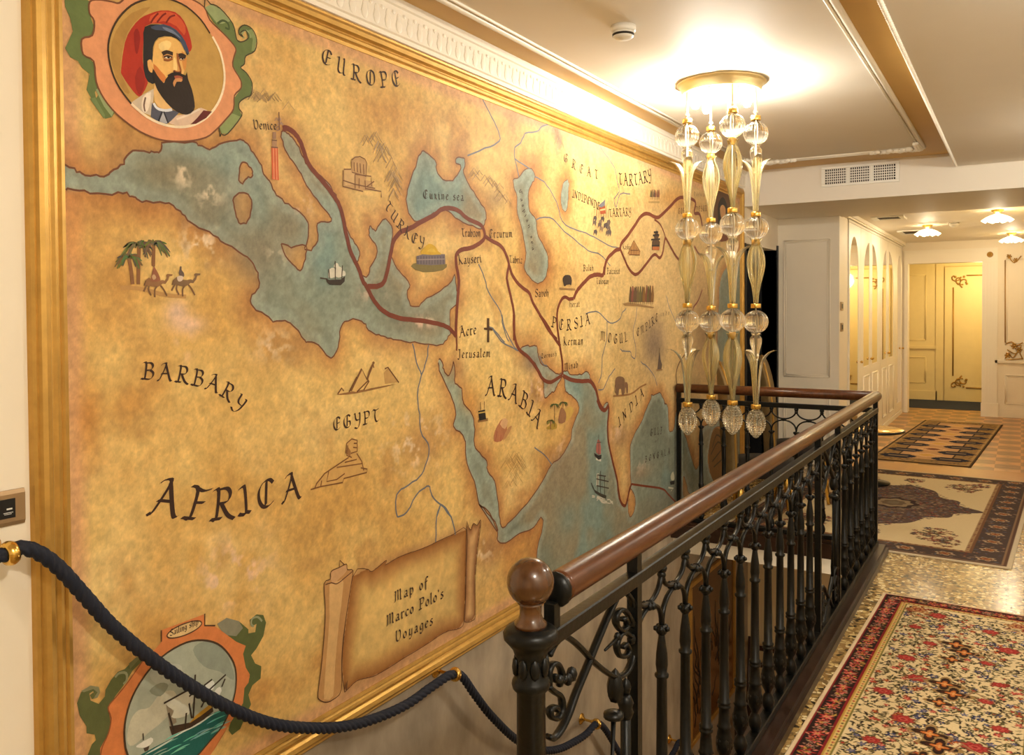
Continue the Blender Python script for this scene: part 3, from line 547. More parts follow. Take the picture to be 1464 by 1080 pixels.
ov2='375,900 400,740 460,590 570,430 690,320 830,245 950,228 1060,255 1140,330 1190,430 1195,570 1165,700 1100,850 1000,970 900,1085 800,1150 500,1150 400,1070'
PG('N',(172,172,146),ov2,10,3); OL('N',(74,54,36),.006,ov2,15)
PG('N',(200,190,158),'420,820 480,740 560,720 640,620 740,600 760,700 660,820 560,900 440,1000 395,960',11,3); PG('N',(148,152,130),'880,300 960,240 1080,270 1160,400 1180,520 1080,460 960,420',11,3); PG('N',(184,182,158),'560,480 680,400 800,420 760,520 640,560',11,3); PG('N',(138,138,112),'560,600 640,540 700,560 640,640',11,3)
PG('N',(34,96,84),'480,1075 600,1010 760,930 900,850 1010,770 1140,720 1165,700 1100,850 1000,970 900,1085 800,1150 520,1150',12)
for i in range(26):
    x=rng.uniform(560,1080); y=1120-(x-480)*.55+rng.uniform(-60,110)
    if y>1140-(x-480)*.3: continue
    ST('N',(98+rng.randint(60),158+rng.randint(40),140+rng.randint(30)),.004,[(x,y),(x+60,y-34),(x+120,y-58)],13,1,1)
ST('N',(222,220,196),.008,'740,940 820,890 900,850 980,800 1040,760',13,1,1); ST('N',(200,206,184),.006,'520,1070 640,1005 740,945',13,1,1)
PG('N',(70,50,34),'705,860 760,850 860,830 960,760 1020,690 1030,750 960,810 860,870 780,900 725,925',13); PG('N',(190,140,44),'850,840 900,780 1000,700 1020,720 940,780',14); PG('N',(216,208,180),'675,690 830,600 900,640 870,700 850,770 770,800 720,790 740,740',14,2); PG('N',(226,222,204),'960,570 1020,520 1040,560 1010,600',14,2); PG('N',(224,216,196),'1040,600 1075,570 1090,600 1060,640',14,2); PG('N',(150,132,104),'680,690 740,750 760,830 710,860',13)
for s in ('665,690 820,605 880,575','880,800 890,640 895,480','940,720 1000,590 1120,480','820,880 830,760','960,560 1020,515','740,900 700,760','870,800 850,690','850,640 900,600','1090,570 1115,510'): ST('N',(60,46,34),.006,s,16,0)
PG('N',(226,218,196),'465,1000 570,940 585,970 540,1010 480,1015',14,2); PG('N',(80,64,48),'515,1020 560,1000 550,1035 525,1045',14); ST('N',(80,66,50),.004,'515,960 512,910',15,0)
# --- scroll title cartouche
body='225,390 300,348 330,360 405,300 400,325 460,290 520,265 580,245 640,220 690,195 760,165 835,140 828,400 822,620 790,665 740,675 690,700 640,735 560,785 500,820 430,865 380,895 330,920 250,940 195,990 180,985 170,800'
def rshade(fr,st,light,dark,rad,pw=1.4,amp=1.0):     # shape laid into the ground paint with scorched, browned edges
    w=WW(fr,st); m_=inside(w); d_=edgedist([w],rad); t=np.clip(1-d_/(rad*(.6+.8*n2)),0,1)**pw*amp
    lo=np.broadcast_to(c3(*light),cv.shape)*(1+.22*(n1-.5)+.2*(n2-.5)+.15*(n3-.5))[...,None]
    col=lerp(lo,c3(*dark),t); cv[m_]=col[m_]
out=inside(WW('O',body)); dd_=edgedist([WW('O',body)],.05); sh_=np.clip(1-dd_/.045,0,1)*~out*.5; cv[:]=lerp(cv,c3(168,116,70),sh_)
rshade('O',body,(220,180,104),(150,92,40),.11)
OL('O',(96,58,32),.003,body,6)
rl='72,425 105,400 108,360 150,340 190,320 195,350 225,355 215,430 195,560 175,700 165,830 163,990 120,1040 80,1055 45,1040 38,1010 55,880 72,700 78,560'
PG('O',(190,138,80),rl,10); PG('O',(214,168,106),'100,430 150,410 175,420 150,640 130,860 120,1020 80,1040 70,1010 85,800 100,600',11,2); PG('O',(206,156,104),'108,365 150,340 190,330 190,360 150,400 115,425',11,2)
OL('O',(92,56,32),.0035,rl,12); ST('O',(96,58,34),.004,'78,430 110,420 140,425 180,395 222,360',12); ST('O',(96,58,34),.004,'153,340 155,300 180,325',12,0); ST('O',(110,70,40),.006,'180,985 195,940 190,990',12,0)
rr='832,115 842,125 855,140 868,105 888,115 908,85 905,140 890,250 878,420 880,590 862,622 835,630 820,612 828,480'
rshade('O',rr,(212,166,106),(140,88,46),.04,1.1); OL('O',(92,56,32),.0035,rr,12)
text('Map of','O','443,524 625,441',56,None,INK,13); text("Marco Polo's",'O','403,650 708,500',56,None,INK,13); text('Voyages','O','448,738 652,642',56,None,INK,13)
# --- small vignettes
def palm(fr,x,y,h,r,lean=0,col=(92,86,52),tr=(138,92,54),wd=.012):
    ST(fr,tr,wd,[(x,y),(x+lean*.4,y-h*.5),(x+lean,y-h)],7)
    for i in range(60):
        a=math.radians(rng.uniform(-215,35)); rr_=r*rng.uniform(.45,1.1); ex,ey=x+lean+rr_*math.cos(a),y-h+rr_*.75*math.sin(a)+r*.45
        cc=tuple(c*(1+rng.uniform(-.2,.35)) for c in col)
        ST(fr,cc,wd*.5,[(x+lean,y-h),((x+lean+ex)/2,y-h+(ey-y+h)*.2-r*.18),(ex,ey)],8,1,.6)
palm('D',437,790,130,72,-18); palm('D',465,790,190,88,4); palm('D',540,700,105,78,2)
for fr,x,c in (('T',0,(148,104,64)),('T',390,(128,96,64))):
    sft=lambda s:[(a+x,b-(10 if x else 0)) for a,b in P2(s)]
    PG(fr,c,sft('205,770 235,690 280,655 330,690 420,700 470,690 500,700 530,660 520,620 540,605 610,610 605,632 565,640 550,690 510,745 470,740 440,765 400,790 330,785 270,765 245,770'),8)
    for s in ('250,765 230,800 205,850','280,770 275,830 310,905','390,780 360,830 362,930','440,765 490,830 530,912'): ST(fr,(122,86,54),.0055,sft(s),8,1)
    ST(fr,(112,78,48),.004,sft('215,760 235,700'),8)
PG('T',(150,92,62),'300,700 320,600 345,500 370,530 410,600 440,690 400,710 340,712',9,2); PG('T',(196,156,112),'320,640 350,610 380,660 340,690',10,2); PG('T',(120,84,54),'335,490 350,480 358,505 340,510',10,2)
PG('T',(104,84,70),'695,590 710,540 715,500 735,505 735,550 765,590 770,640 720,650',9,2); PG('T',(212,186,158),'670,650 720,630 760,650 740,700 690,710',9,2)
ST('T',(188,140,80),.012,'-120,800 60,800 250,830 520,900 800,920',5)
# campanile at Venice
PG('B',(206,96,56),'222,735 255,738 260,900 226,895',7); [ST('B',(226,150,100),.004,s,8,0) for s in ('232,740 236,895','246,740 250,897')]; PG('B',(170,128,92),'225,700 250,700 250,735 225,735',7); PG('B',(150,112,84),'228,660 246,660 246,695 228,695',7); ST('B',(110,80,60),.004,'222,735 255,738',8,0); ST('B',(110,80,60),.004,'225,700 250,702',8,0); ST('B',(120,84,60),.004,'260,560 262,650',8,0); hills('B','255,590 280,620',8,(150,120,100),24,24); OL('B',(150,112,88),.004,'245,640 260,632 265,645 252,652',8)
# domed church
PG('B',(190,146,90),'620,860 622,800 650,782 690,800 698,840 696,900 725,905 735,950 680,950 580,935 585,840',6); PG('B',(206,164,106),'585,850 620,840 640,870 640,920 590,925',7)
for s in ('622,800 640,785 665,782 690,795 698,815','622,805 625,860 695,880 698,815','635,810 636,855','650,812 652,860','665,815 668,865','682,820 684,870','580,900 640,920 740,940','585,845 620,845','640,870 720,880 722,930','580,850 580,930 680,955','640,870 640,940','660,890 660,940','690,900 692,945','690,940 770,955 772,985','700,930 735,905'): ST('B',(124,82,48),.0045,s,8,0)
# golden domed mosque
PG('E',(128,110,60),'640,700 680,680 760,690 820,690 800,720 700,730',5,2); PG('E',(118,104,104),'668,650 700,640 810,640 812,690 740,695 668,690',7); PG('E',(206,160,44),'690,640 705,610 730,588 760,600 775,625 790,642',8,2)
for i in range(10): ST('E',(84,72,76),.005,[(676+i*14,650),(676+i*14,690)],8,0)
ST('E',(150,132,122),.005,'668,668 812,664',9,0); PG('E',(214,172,60),'720,625 745,610 765,630',9,2)
# small galleon in the mid sea
def galleon(fr,x,y,k,hull=(58,46,36),sail=(214,204,178),tilt=0):
    R=lambda s:[(x+a*k,y+(b+a*tilt)*k) for a,b in P2(s)]
    PG(fr,hull,R('-50,0 -30,6 30,4 52,-14 50,14 30,34 -30,32 -44,18'),7)
    for s in ('-36,-6 -30,-50 -4,-56 4,-30 0,-8','4,-10 6,-62 34,-58 40,-34 34,-10','36,-14 38,-40 52,-38 54,-18','-8,-60 0,-80 14,-80 18,-62'): PG(fr,sail,R(s),8,2)
    for s in ('0,4 0,-92','34,0 38,-70','-80,-4 -40,2','-30,0 -34,-50'): ST(fr,(70,56,42),.005,R(s),9,0)
galleon('E',262,762,.95)
def squarerig(fr,x,y,k,sail):
    R=lambda s:[(x+a*k,y+b*k) for a,b in P2(s)]
    PG(fr,(62,58,48),R('-48,-10 0,18 44,34 40,60 10,48 -40,14'),7)
    if sail: PG(fr,sail,R('-20,0 -10,-70 16,-80 20,14'),8)
    for s in ('0,20 0,-150','30,30 30,-110','-24,6 -22,-120','-70,-60 -44,0','-30,-90 60,-70','-30,-40 62,-20','-26,-120 40,-110'): ST(fr,(72,62,52),.007,R(s),8,0)
    for i in range(26): 
        a=rng.uniform(-80,80); V.line(WW(fr,R('%f,%f %f,%f'%(a,60+a*.25+rng.uniform(-16,26),a+22,66+a*.25+rng.uniform(-16,26)))),.007,c3(196,184,158),6)
squarerig('K',396,690,1.0,None); ST('K',(190,178,150),.03,'375,560 372,650',7,0)
PG('K',(52,44,40),'348,405 378,425 404,420 400,450 380,458 352,430',7); PG('K',(168,96,84),'362,400 372,310 392,320 398,415',8,2); ST('K',(70,56,48),.006,'382,420 382,268',9,0); ST('K',(200,192,170),.014,'362,450 400,462',6,0); ST('K',(90,74,60),.005,'368,330 400,326',9,0)
PG('K',(46,42,36),'916,620 952,612 950,640 920,645',7); PG('K',(196,186,150),'920,580 940,545 952,600 930,612',8,2); ST('K',(200,190,160),.012,'905,665 945,672 925,690',6,0)
# pyramids
for a,b in (('270,380 325,270 355,325 300,385','(214,170,98)'),('350,330 385,235 435,300 440,345 340,375','(222,180,106)'),('435,290 455,265 505,335 440,345','(190,146,84)')): PG('G',eval(b),a,7)
for s in ('205,395 225,365 235,380','270,380 325,270 352,325','262,385 300,310','300,385 325,360 360,325','335,375 362,330','352,325 387,235','440,270 455,262 510,338','380,235 385,265'): ST('G',(112,72,40),.006,s,8,0)
ST('G',(120,80,46),.009,'325,270 300,320 272,378',8,0); ST('G',(120,80,46),.010,'387,235 365,280 352,325',8,0); ST('G',(150,104,58),.01,'200,398 300,385 500,345',6,1,1)
# sphinx
PG('G',(206,158,88),'80,860 110,820 160,775 240,735 260,700 245,690 250,640 275,620 300,625 310,660 300,690 320,720 330,760 352,775 320,790 240,810 230,830 120,855',6)
for s in ('70,870 120,855 230,835 235,815 350,785 352,768 320,762','245,690 250,640 275,618 302,625 302,680 270,690','255,650 250,700 275,710','285,640 300,640','260,710 200,750 140,790 100,840 90,865','300,690 325,730 335,775','160,780 150,830 200,820 240,790','240,735 300,720','200,760 330,740','120,855 125,825','282,660 300,662'): ST('G',(128,84,46),.005,s,8,0)
PG('G',(150,104,58),'245,690 255,655 270,680 268,705',7)
# cross
PG('G',(84,56,32),'950,18 962,18 962,65 978,70 978,80 962,78 962,138 950,138 952,78 935,75 935,65 950,65',7)
# black shrine cube
PG('G',(34,28,26),'906,480 940,472 946,520 912,528',7); ST('G',(196,160,80),.006,'908,490 942,484',8,0); ST('G',(90,66,44),.004,'918,475 918,435',8,0); ST('G',(90,66,44),.004,'936,470 937,432',8,0); ST('G',(140,100,54),.014,'905,530 955,522',6,0)
# camel rider (reddish), palms and people
PG('G',(176,112,72),'985,630 990,580 1010,540 1030,520 1050,560 1045,600 1020,630',7,2); PG('G',(208,160,112),'1015,545 1035,515 1055,530 1040,570',8,2); PG('G',(190,136,84),'1040,590 1060,560 1075,555 1060,590 1030,630',8,2); ST('G',(160,84,60),.006,'1000,580 992,632',8,0); ST('G',(160,84,60),.006,'1020,600 1018,630',8,0)
palm('G',1288,560,110,26,0,(84,84,44),(110,80,48),.006); palm('G',1330,520,80,24,0,(80,84,44),(110,80,48),.006); PG('G',(170,136,50),'1245,565 1290,535 1300,565 1270,572',6,2); PG('G',(150,104,68),'1310,500 1322,460 1345,490 1340,535 1308,540',7,2); palm('G',1268,570,40,20,0,(98,94,44)); PG('G',(196,156,76),'1330,500 1360,455 1385,480 1350,530',6,2)
# elephants
PG('J',(128,94,66),'505,860 520,832 550,828 575,845 578,900 572,965 556,965 550,925 535,925 530,968 514,968 508,930',7,2); PG('J',(140,102,72),'575,880 590,870 602,890 600,950 590,950 588,915 580,915 578,948 570,948',7,2); ST('J',(96,66,46),.006,'508,870 502,930 512,955',8); ST('J',(160,112,64),.012,'490,975 620,960 690,910 740,885',6)
# yak
PG('C',(58,44,36),'562,935 575,918 600,920 608,945 604,970 598,965 580,968 572,975 566,960',7,2); ST('C',(150,112,66),.012,'545,985 625,990',6,0)
def trees(fr,x0,x1,y0,y1,n,w,col):
    for i in range(n):
        x=x0+(x1-x0)*(i+.5)/n+rng.uniform(-3,3); y=y0+rng.uniform(-8,8)
        PG(fr,tuple(c*rng.uniform(.8,1.2) for c in col),[(x-w,y1-20),(x-w*.8,(y0+y1)/2),(x-w*.2,y),(x+w*.4,y+6),(x+w*.8,(y0+y1)/2),(x+w*.5,y1-16)],7); ST(fr,tuple(c*.8 for c in col),.006,[(x,y1-22),(x+1,y1)],7,0)
trees('J',612,792,152,290,12,13,(108,74,44)); PG('J',(150,112,66),'560,285 600,275 700,290 800,310 790,320 680,305 580,300',6); trees('I',765,842,420,500,6,8,(118,88,52)); ST('I',(170,136,80),.012,'755,520 840,520',6,0)
# riders with banner
for i in range(16):
    x=rng.uniform(335,460); y=rng.uniform(620,740); c=rng.choice(3); cc=[(104,84,70),(140,112,84),(84,70,64)][c]
    PG('I',cc,[(x,y),(x+18,y-8),(x+26,y+10),(x+18,y+40),(x+8,y+18),(x-4,y+40)],7)
for i in range(7): ST('I',(110,84,60),.005,[(345+i*18,640),(350+i*18,570-i%3*12)],7,0)
PG('I',(168,84,48),'385,560 430,545 434,605 395,610',8); PG('I',(116,112,112),'380,545 430,500 428,545 400,560',8); ST('I',(214,168,112),.01,'392,580 430,572',9,0)
# pagoda and temple
PG('I',(84,58,38),'780,878 782,815 800,790 795,775 815,725 835,772 826,792 842,818 836,880',7); 
for s in ('775,800 842,795','788,768 836,764','795,745 828,742','780,845 838,845'): ST('I',(44,34,30),.012,s,8)
PG('I',(176,96,48),'786,845 836,845 836,878 784,876',8); ST('I',(150,140,120),.006,'815,745 815,715',8,0)
PG('I',(170,120,66),'600,900 625,850 645,805 670,850 695,885 690,915 610,915',7); [ST('I',(116,76,44),.006,s,8,0) for s in ('600,905 645,805 692,890','620,880 680,880','612,912 690,915','645,830 645,910','625,870 625,910','665,860 665,912')]
# monument by the lower right of the plateau
PG('J',(96,76,62),'822,775 830,700 838,630 846,700 858,740 852,778',7); ST('J',(80,62,52),.008,'838,700 838,615',8,0); ST('J',(150,110,70),.01,'815,780 860,778',7,0)
# second painted medallion (seated figure) and carved ornament half hidden at the far end
PG('px',(94,64,42),ELL('px',1030,308,14,38),8); PG('px',(36,28,24),'1024,300 1026,288 1031,282 1036,290 1038,306 1036,330 1026,330',9,2); PG('px',(196,144,92),'1027,298 1031,293 1035,299 1034,312 1029,313',10,2); PG('px',(120,66,44),'1020,340 1026,322 1036,322 1041,338 1036,345 1024,345',10,2)
PG('px',(120,84,44),ELL('px',1023,652,12,40),6)
for s in ('1014,650 1024,632 1032,640','1016,660 1030,642','1018,668 1032,655','1016,640 1022,622 1030,628'): ST('px',(64,54,36),.014,s,9)
# ------------------------------------------------------------------ assemble the mural mesh
def mural():
    gv=np.stack([np.full(GU.size,WX+.012),GU.ravel(),GV.ravel()],1)
    idx=np.arange(NR*NC).reshape(NR,NC)
    q=np.stack([idx[:-1,:-1],idx[:-1,1:],idx[1:,1:],idx[1:,:-1]],-1).reshape(-1,4)
    vv=np.array(V.v,dtype=np.float64); o=len(gv)
    # keep paint inside the frame
    vv[:,1]=np.clip(vv[:,1],u_in0,u_in1); vv[:,2]=np.clip(vv[:,2],v_in0,v_in1)
    allv=np.concatenate([gv,vv]); fl=[len(f) for f in V.f]
    loops=np.concatenate([q.ravel(),np.array([i+o for f in V.f for i in f])])
    tot=np.concatenate([np.full(len(q),4),np.array(fl)]); start=np.concatenate([[0],np.cumsum(tot)[:-1]])
    me=bpy.data.meshes.new('painted_map'); me.vertices.add(len(allv)); me.vertices.foreach_set('co',allv.astype(np.float32).ravel())
    me.loops.add(len(loops)); me.loops.foreach_set('vertex_index',loops.astype(np.int32)); me.polygons.add(len(tot)); me.polygons.foreach_set('loop_start',start.astype(np.int32)); me.polygons.foreach_set('loop_total',tot.astype(np.int32))
    me.update(calc_edges=True); me.validate()
    c=np.concatenate([cv.reshape(-1,3),np.array(V.c,dtype=np.float64).reshape(-1,3)])
    lin=s2l(np.clip(c,0,1))*np.array(MAPGAIN)
    a=me.attributes.new('paint','FLOAT_COLOR','POINT'); a.data.foreach_set('color',np.concatenate([lin,np.ones((len(lin),1))],1).astype(np.float32).ravel())
    me.materials.append(MATS['map_paint']); return me
MAPGAIN=(.98,1.05,1.2)
mroot=root('wall_mural',(WX,4.4,.04),'huge old-style painted map mural in gilt frame covering the left wall','wall mural')
mo=bpy.data.objects.new('painted_map',mural()); COL.objects.link(mo); mo.parent=mroot; mo.location=-mroot.location
# gilt frame: moulded profile mitred round the canvas  (a = distance outward from the canvas edge, h = height off the wall)
FP=[(-.012,.0),(-.012,.016),(.0,.02),(.006,.014),(.012,.02),(.022,.024),(.03,.018),(.034,.018),(.042,.03),(.056,.036),(.066,.03),(.072,.022),(.078,.024),(.085,.018),(.088,.0)]
fb=MB(); Pv=[]
cor=[(u_in0,v_in0,-1,-1),(u_in1,v_in0,1,-1),(u_in1,v_in1,1,1),(u_in0,v_in1,-1,1)]
for (a,b,sa,sb) in cor: Pv+=[(WX+h,a+sa*d,b+sb*d) for d,h in FP]
n=len(FP); fs=[]
for k in range(4):
    k2=(k+1)%4
    for j in range(n-1): fs.append((k*n+j,k2*n+j,k2*n+j+1,k*n+j+1))
fb.add(Pv,fs,0,False); fb.build('gilt_frame','gold',mroot)
# ================================================================== SETTING
RX=1.7; YN=-2.6; YB=7.8; YE=9.1; CW=-1.59; BW=14.4; VZ=16.55; CZc=2.62; LF=-2.45; DR=.06
m=MB(); y0,y1,zd=7.86,9.03,2.22
m.box(WX-.15,WX,YN,y0,.03,2.9); m.box(WX-.15,WX,y0,y1,zd,2.9); m.box(WX-.15,WX,y1,YE+.1,.03,2.9)
struct(m.build('wall_left','cream_paint'))
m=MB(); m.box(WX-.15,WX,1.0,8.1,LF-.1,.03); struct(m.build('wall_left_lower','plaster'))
m=MB(); m.box(WX-.6,WX-.3,y0-.2,y1+.2,0,zd+.2); struct(m.build('door_1','door_dark'))
m=MB(); m.box(WX-.3,WX-.15,y1,y1+.05,0,zd+.05); m.box(WX-.3,WX-.15,y0-.05,y0,0,zd+.05); m.box(WX-.3,WX-.15,y0,y1,zd,zd+.05)
m.box(WX-.15,WX+.012,y1,y1+.05,0,zd+.05); m.box(WX-.15,WX+.012,y0-.02,y0,0,zd); struct(m.build('trim_1','door_dark'))
m=MB(); m.box(-.86,RX,YN,9.08,-.18,0); m.box(WX,-.86,5.98,YE,-.18,0); m.box(WX,-.86,YN,1.2,-.18,0); struct(m.build('floor','terrazzo'))
m=MB(); m.box(CW,RX,9.08,9.58,-.18,.004); struct(m.build('trim_2','threshold_wood'))
m=MB(); m.box(CW,RX,9.58,15.1,-.18,0); struct(m.build('floor','parquet'))
m=MB(); m.box(-2.4,RX,15.1,VZ+.1,-.18,.003); struct(m.build('floor','carpet_blue'))
# pale slab edge under the landing
m=MB(); m.box(WX,-.86,5.955,5.98,-.18,-.065); m.box(-.885,-.86,1.2,5.955,-.18,-.065); struct(m.build('trim_3','white_trim'))
# lower storey seen through the balusters
m=MB(); m.box(WX,1.2,1.0,8.1,LF-.1,LF); struct(m.build('floor_lower','threshold_wood'))
m=MB(); m.box(WX,1.2,7.95,8.1,LF,-.18)
for a in (-2.1,-1.72,-1.34,-.96,-.58): 
    m.box(a,a+.3,7.935,7.95,-2.2,-.42); m.box(a+.035,a+.265,7.93,7.935,-2.16,-.46)
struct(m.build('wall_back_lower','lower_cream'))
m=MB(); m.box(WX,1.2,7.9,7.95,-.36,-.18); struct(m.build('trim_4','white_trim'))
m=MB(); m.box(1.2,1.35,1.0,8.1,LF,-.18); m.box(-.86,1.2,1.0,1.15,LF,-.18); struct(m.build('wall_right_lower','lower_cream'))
st=MB()
for i in range(14): st.box(WX,-.9,1.2+i*.32,1.2+(i+1)*.32,-.175*(i+1)-.4,-.175*(i+1))
struct(st.build('stair_steps','terrazzo'))
# ceiling: tray, soffit, beam, corridor
m=MB(); m.box(WX,-.4,YN,YB,2.87,2.97); struct(m.build('ceiling','tan_paint'))
m=MB(); m.box(-1.985,-.675,YN,7.3,2.858,2.872); struct(m.build('ceiling_panel','ceiling_paint'))
m=MB(); m.box(-.46,RX,YN,YB,2.76,2.97); struct(m.build('ceiling_soffit','ceiling_paint'))
m=MB(); m.box(WX,RX,YB,9.25,2.55,2.97); struct(m.build('trim_5','ceiling_paint'))
m=MB(); m.box(-1.7,RX,9.25,BW+.1,CZc,2.75); struct(m.build('ceiling_corridor','ceiling_paint'))
# panel moulding with leaf ornament in the far corners
m=MB(); x0,x1,yy=-2.0,-.66,7.32
for p,q in (((x0,YN,2.855),(x0,yy,2.855)),((x1,YN,2.855),(x1,yy,2.855)),((x0,yy,2.855),(x1,yy,2.855))):
    m.tube([p,q],.016,8); d=.03
    p2=(p[0]+(d if p[0]==x0 and q[0]==x0 else (-d if p[0]==x1 else 0)),p[1]-(d if p[1]==yy else 0),p[2]); q2=(q[0]+(d if q[0]==x0 and p[0]==x0 else (-d if p[0]==x1 else 0)),q[1]-(d if p[1]==yy else 0),q[2])
    m.tube([p2,q2],.008,6)
for cx,sg in ((x0,1),(x1,-1)):
    for i in range(16):
        t=i/15; z=2.842; a=.05*math.sin(i*1.3)
        m.sphere((cx+sg*(.03+t*.34),yy-.02+a*.35-.02*(i%2),z),.024-.008*t,8,(1.5,1,.9)); 
        if i<9: m.sphere((cx+sg*(.02+.02*(i%2)),yy-.05-t*.42,z),.022-.008*t,8,(1,1.5,.9))
struct(m.build('trim_6','white_trim'))
m=MB(); k=int((YB-1.0)/.03)
m.tube([(-.462,YN,2.766),(-.462,YB,2.766)],.011,6)
for i in range(k): m.sphere((-.462,1.0+i*.03,2.758),.012,6,(1,.8,1))
struct(m.build('trim_7','white_trim'))
# cornice frieze
m=MB(); pf=[(0,2.705),(.012,2.708),(.012,2.725),(.02,2.73),(.02,2.838),(.03,2.842),(.034,2.87),(0,2.87)]
m.prism([(a,b) for a,b in pf],lambda a,b,d:(WX+a,d,b),YN,YB)
i=0; y=1.0
while y<YB-.05:      # acanthus leaves in low relief
    for dz,rr in ((0,.028),(.03,.02)): m.sphere((WX+.02,y,2.765+dz),rr,8,(.1,.8,1.1))
    m.sphere((WX+.02,y+.035,2.812),.012,6,(.25,1.3,.8)); y+=.07
struct(m.build('trim_8','relief_plaster'))
# panelled end wall of the landing, corner pier
m=MB(); m.box(WX-.2,CW-.1,YE,YE+.12,0,2.56)
def pmould(mb,a0,a1,b0,b1,fn,w=.02,h=.008):    # rectangular panel moulding
    for (p,q) in (((a0,b0),(a1,b0)),((a1,b0),(a1,b1)),((a1,b1),(a0,b1)),((a0,b1),(a0,b0))):
        mb.tube([fn(*p,0),fn(*q,0)],h,6)
    c=w; 
    for (p,q) in (((a0+c,b0+c),(a1-c,b0+c)),((a1-c,b0+c),(a1-c,b1-c)),((a1-c,b1-c),(a0+c,b1-c)),((a0+c,b1-c),(a0+c,b0+c))): mb.tube([fn(*p,0),fn(*q,0)],h*.5,5)
e=lambda a,b,d:(a,YE-.002,b)
q0,q1=U(1121,345,Y=YE),U(1186,540,Y=YE); pmould(m,q0[0],q1[0],q1[2],q0[2],e); pmould(m,q0[0],q1[0],.18,q1[2]-.14,e)
struct(m.build('wall_landing','cream_paint'))
yW0=U(1212,450,X=CW)[1]; yW1=U(1288.5,450,X=CW)[1]
m=MB(); m.box(CW-.1,CW,YE,yW0-.01,0,2.56); m.box(CW-.1,CW,yW0-.01,BW,2.565,CZc+.1); m.box(CW-.1,CW,yW1,BW,0,2.565)
struct(m.build('wall_corridor_left','cream_paint'))
m=MB(); m.box(CW-.001,CW+.05,9.26,BW,2.58,CZc); m.box(CW,CW+.03,9.26,BW,2.565,2.58); struct(m.build('trim_9','white_trim'))
# corridor back wall with cased opening
o0,o1=U(1298,450,Y=BW)[0],U(1404,450,Y=BW)[0]; oz=U(1350,376,Y=BW)[2]
m=MB(); m.box(CW-.1,o0,BW,BW+.2,0,CZc); m.box(o1,RX,BW,BW+.2,0,CZc); m.box(o0,o1,BW,BW+.2,oz,CZc)
px0,px1=U(1438,430,Y=BW)[0],RX-.3; e=lambda a,b,d:(a,BW-.002,b)
pmould(m,px0,.6,1.07,U(1450,370,Y=BW)[2],e); pmould(m,px0,.6,.2,.62,e)
m.box(o1+.17,RX,BW-.03,BW,.8,.84); m.box(o1+.15,RX,BW-.015,BW,0,.12)
struct(m.build('wall_back','cream_paint'))
m=MB(); cw=.2
m.box(o1,o1+cw,BW-.03,BW,0,oz+.0); m.box(o0-.05,o0,BW-.03,BW,0,oz); m.box(o0-.05,o1,BW-.03,BW,oz,oz+.2); m.box(o1,o1+cw,BW-.045,BW,oz,oz+.2); m.box(o1-.01,o1+cw+.02,BW-.045,BW,0,.2)
for i in range(4): m.box(o1+.03+i*.04,o1+.05+i*.04,BW-.04,BW-.03,.22,oz-.02)
m.box(o0-.05,o1,BW-.045,BW-.03,oz+.16,oz+.2)
struct(m.build('trim_10','white_trim'))
m=MB(); m.lathe([(.0,.015),(.012,.014),(.02,.0),(.034,.009),(.042,0)],16,(o1+cw/2,BW-.045,oz+.1),Matrix.Rotation(math.radians(90),3,'X'))
for k in range(8): m.sphere((o1+cw/2+.03*math.cos(k*.785),BW-.05,oz+.1+.03*math.sin(k*.785)),.01,6,(1,.5,1))
struct(m.build('trim_11','gold_line'))
# vestibule beyond
m=MB(); m.box(-2.4,RX,VZ,VZ+.1,0,2.5); xd=U(1351,450,Y=VZ)[0]
e=lambda a,b,d:(a,VZ-.002,b)
m.box(-2.4,xd-.12,VZ-.03,VZ,.9,.95); m.box(-2.4,xd-.12,VZ-.02,VZ,0,.16); pmould(m,-1.9,xd-.3,.3,.75,e); pmould(m,-1.9,xd-.3,1.05,2.2,e); m.box(xd-.14,xd-.02,VZ-.02,VZ,0,2.4)
struct(m.build('wall_vestibule','yellow_cream'))
m=MB(); m.box(-2.5,-2.4,BW+.2,VZ,0,2.5); m.box(1.0,1.1,BW+.2,VZ,0,2.5); struct(m.build('wall_vestibule_side','yellow_cream'))
m=MB(); m.box(-2.4,RX,BW+.2,VZ+.1,2.45,2.55); struct(m.build('ceiling_vestibule','ceiling_paint'))
dz=U(1378,381,Y=VZ)[2]
dm=MB(); dm.bbox(xd,xd+1.0,VZ-.04,VZ,.0,dz,.006); dd=struct(dm.build('door_2','yellow_cream'))
def scroll(mb,cx,cz,sx,sz,Y,s=.12,r=.008):      # gilded corner scrollwork
    for k in range(3):
        pts=[(cx+sx*(k*.4*s+s*.5*(1-t)*math.cos(5*t+k)+.1*s),Y,cz+sz*(s*.4*k*.6+s*.5*(1-t)*math.sin(5*t+k)+.1*s)) for t in [i/12 for i in range(13)]]
        mb.tube(pts,r,5)
    for k in range(5): mb.sphere((cx+sx*s*(.15+.22*k%1),Y,cz+sz*s*(.1+.3*((k*2)%3))),r*1.8,6)
g=MB(); a0,a1=xd+.13,xd+.87; b0,b1=.24,dz-.16; Y=VZ-.045
for p,q in (((a0,b0+.2),(a0,b1-.2)),((a1,b0+.2),(a1,b1-.2)),((a0+.2,b0),(a1-.2,b0)),((a0+.2,b1),(a1-.2,b1))): g.tube([(p[0],Y,p[1]),(q[0],Y,q[1])],.011,6)
for cx,sx in ((a0,1),(a1,-1)):
    for cz,sz in ((b0,1),(b1,-1)): scroll(g,cx,cz,sx,sz,Y,.2,.012)
g.build('gilt_scrollwork','gold_line',dd)
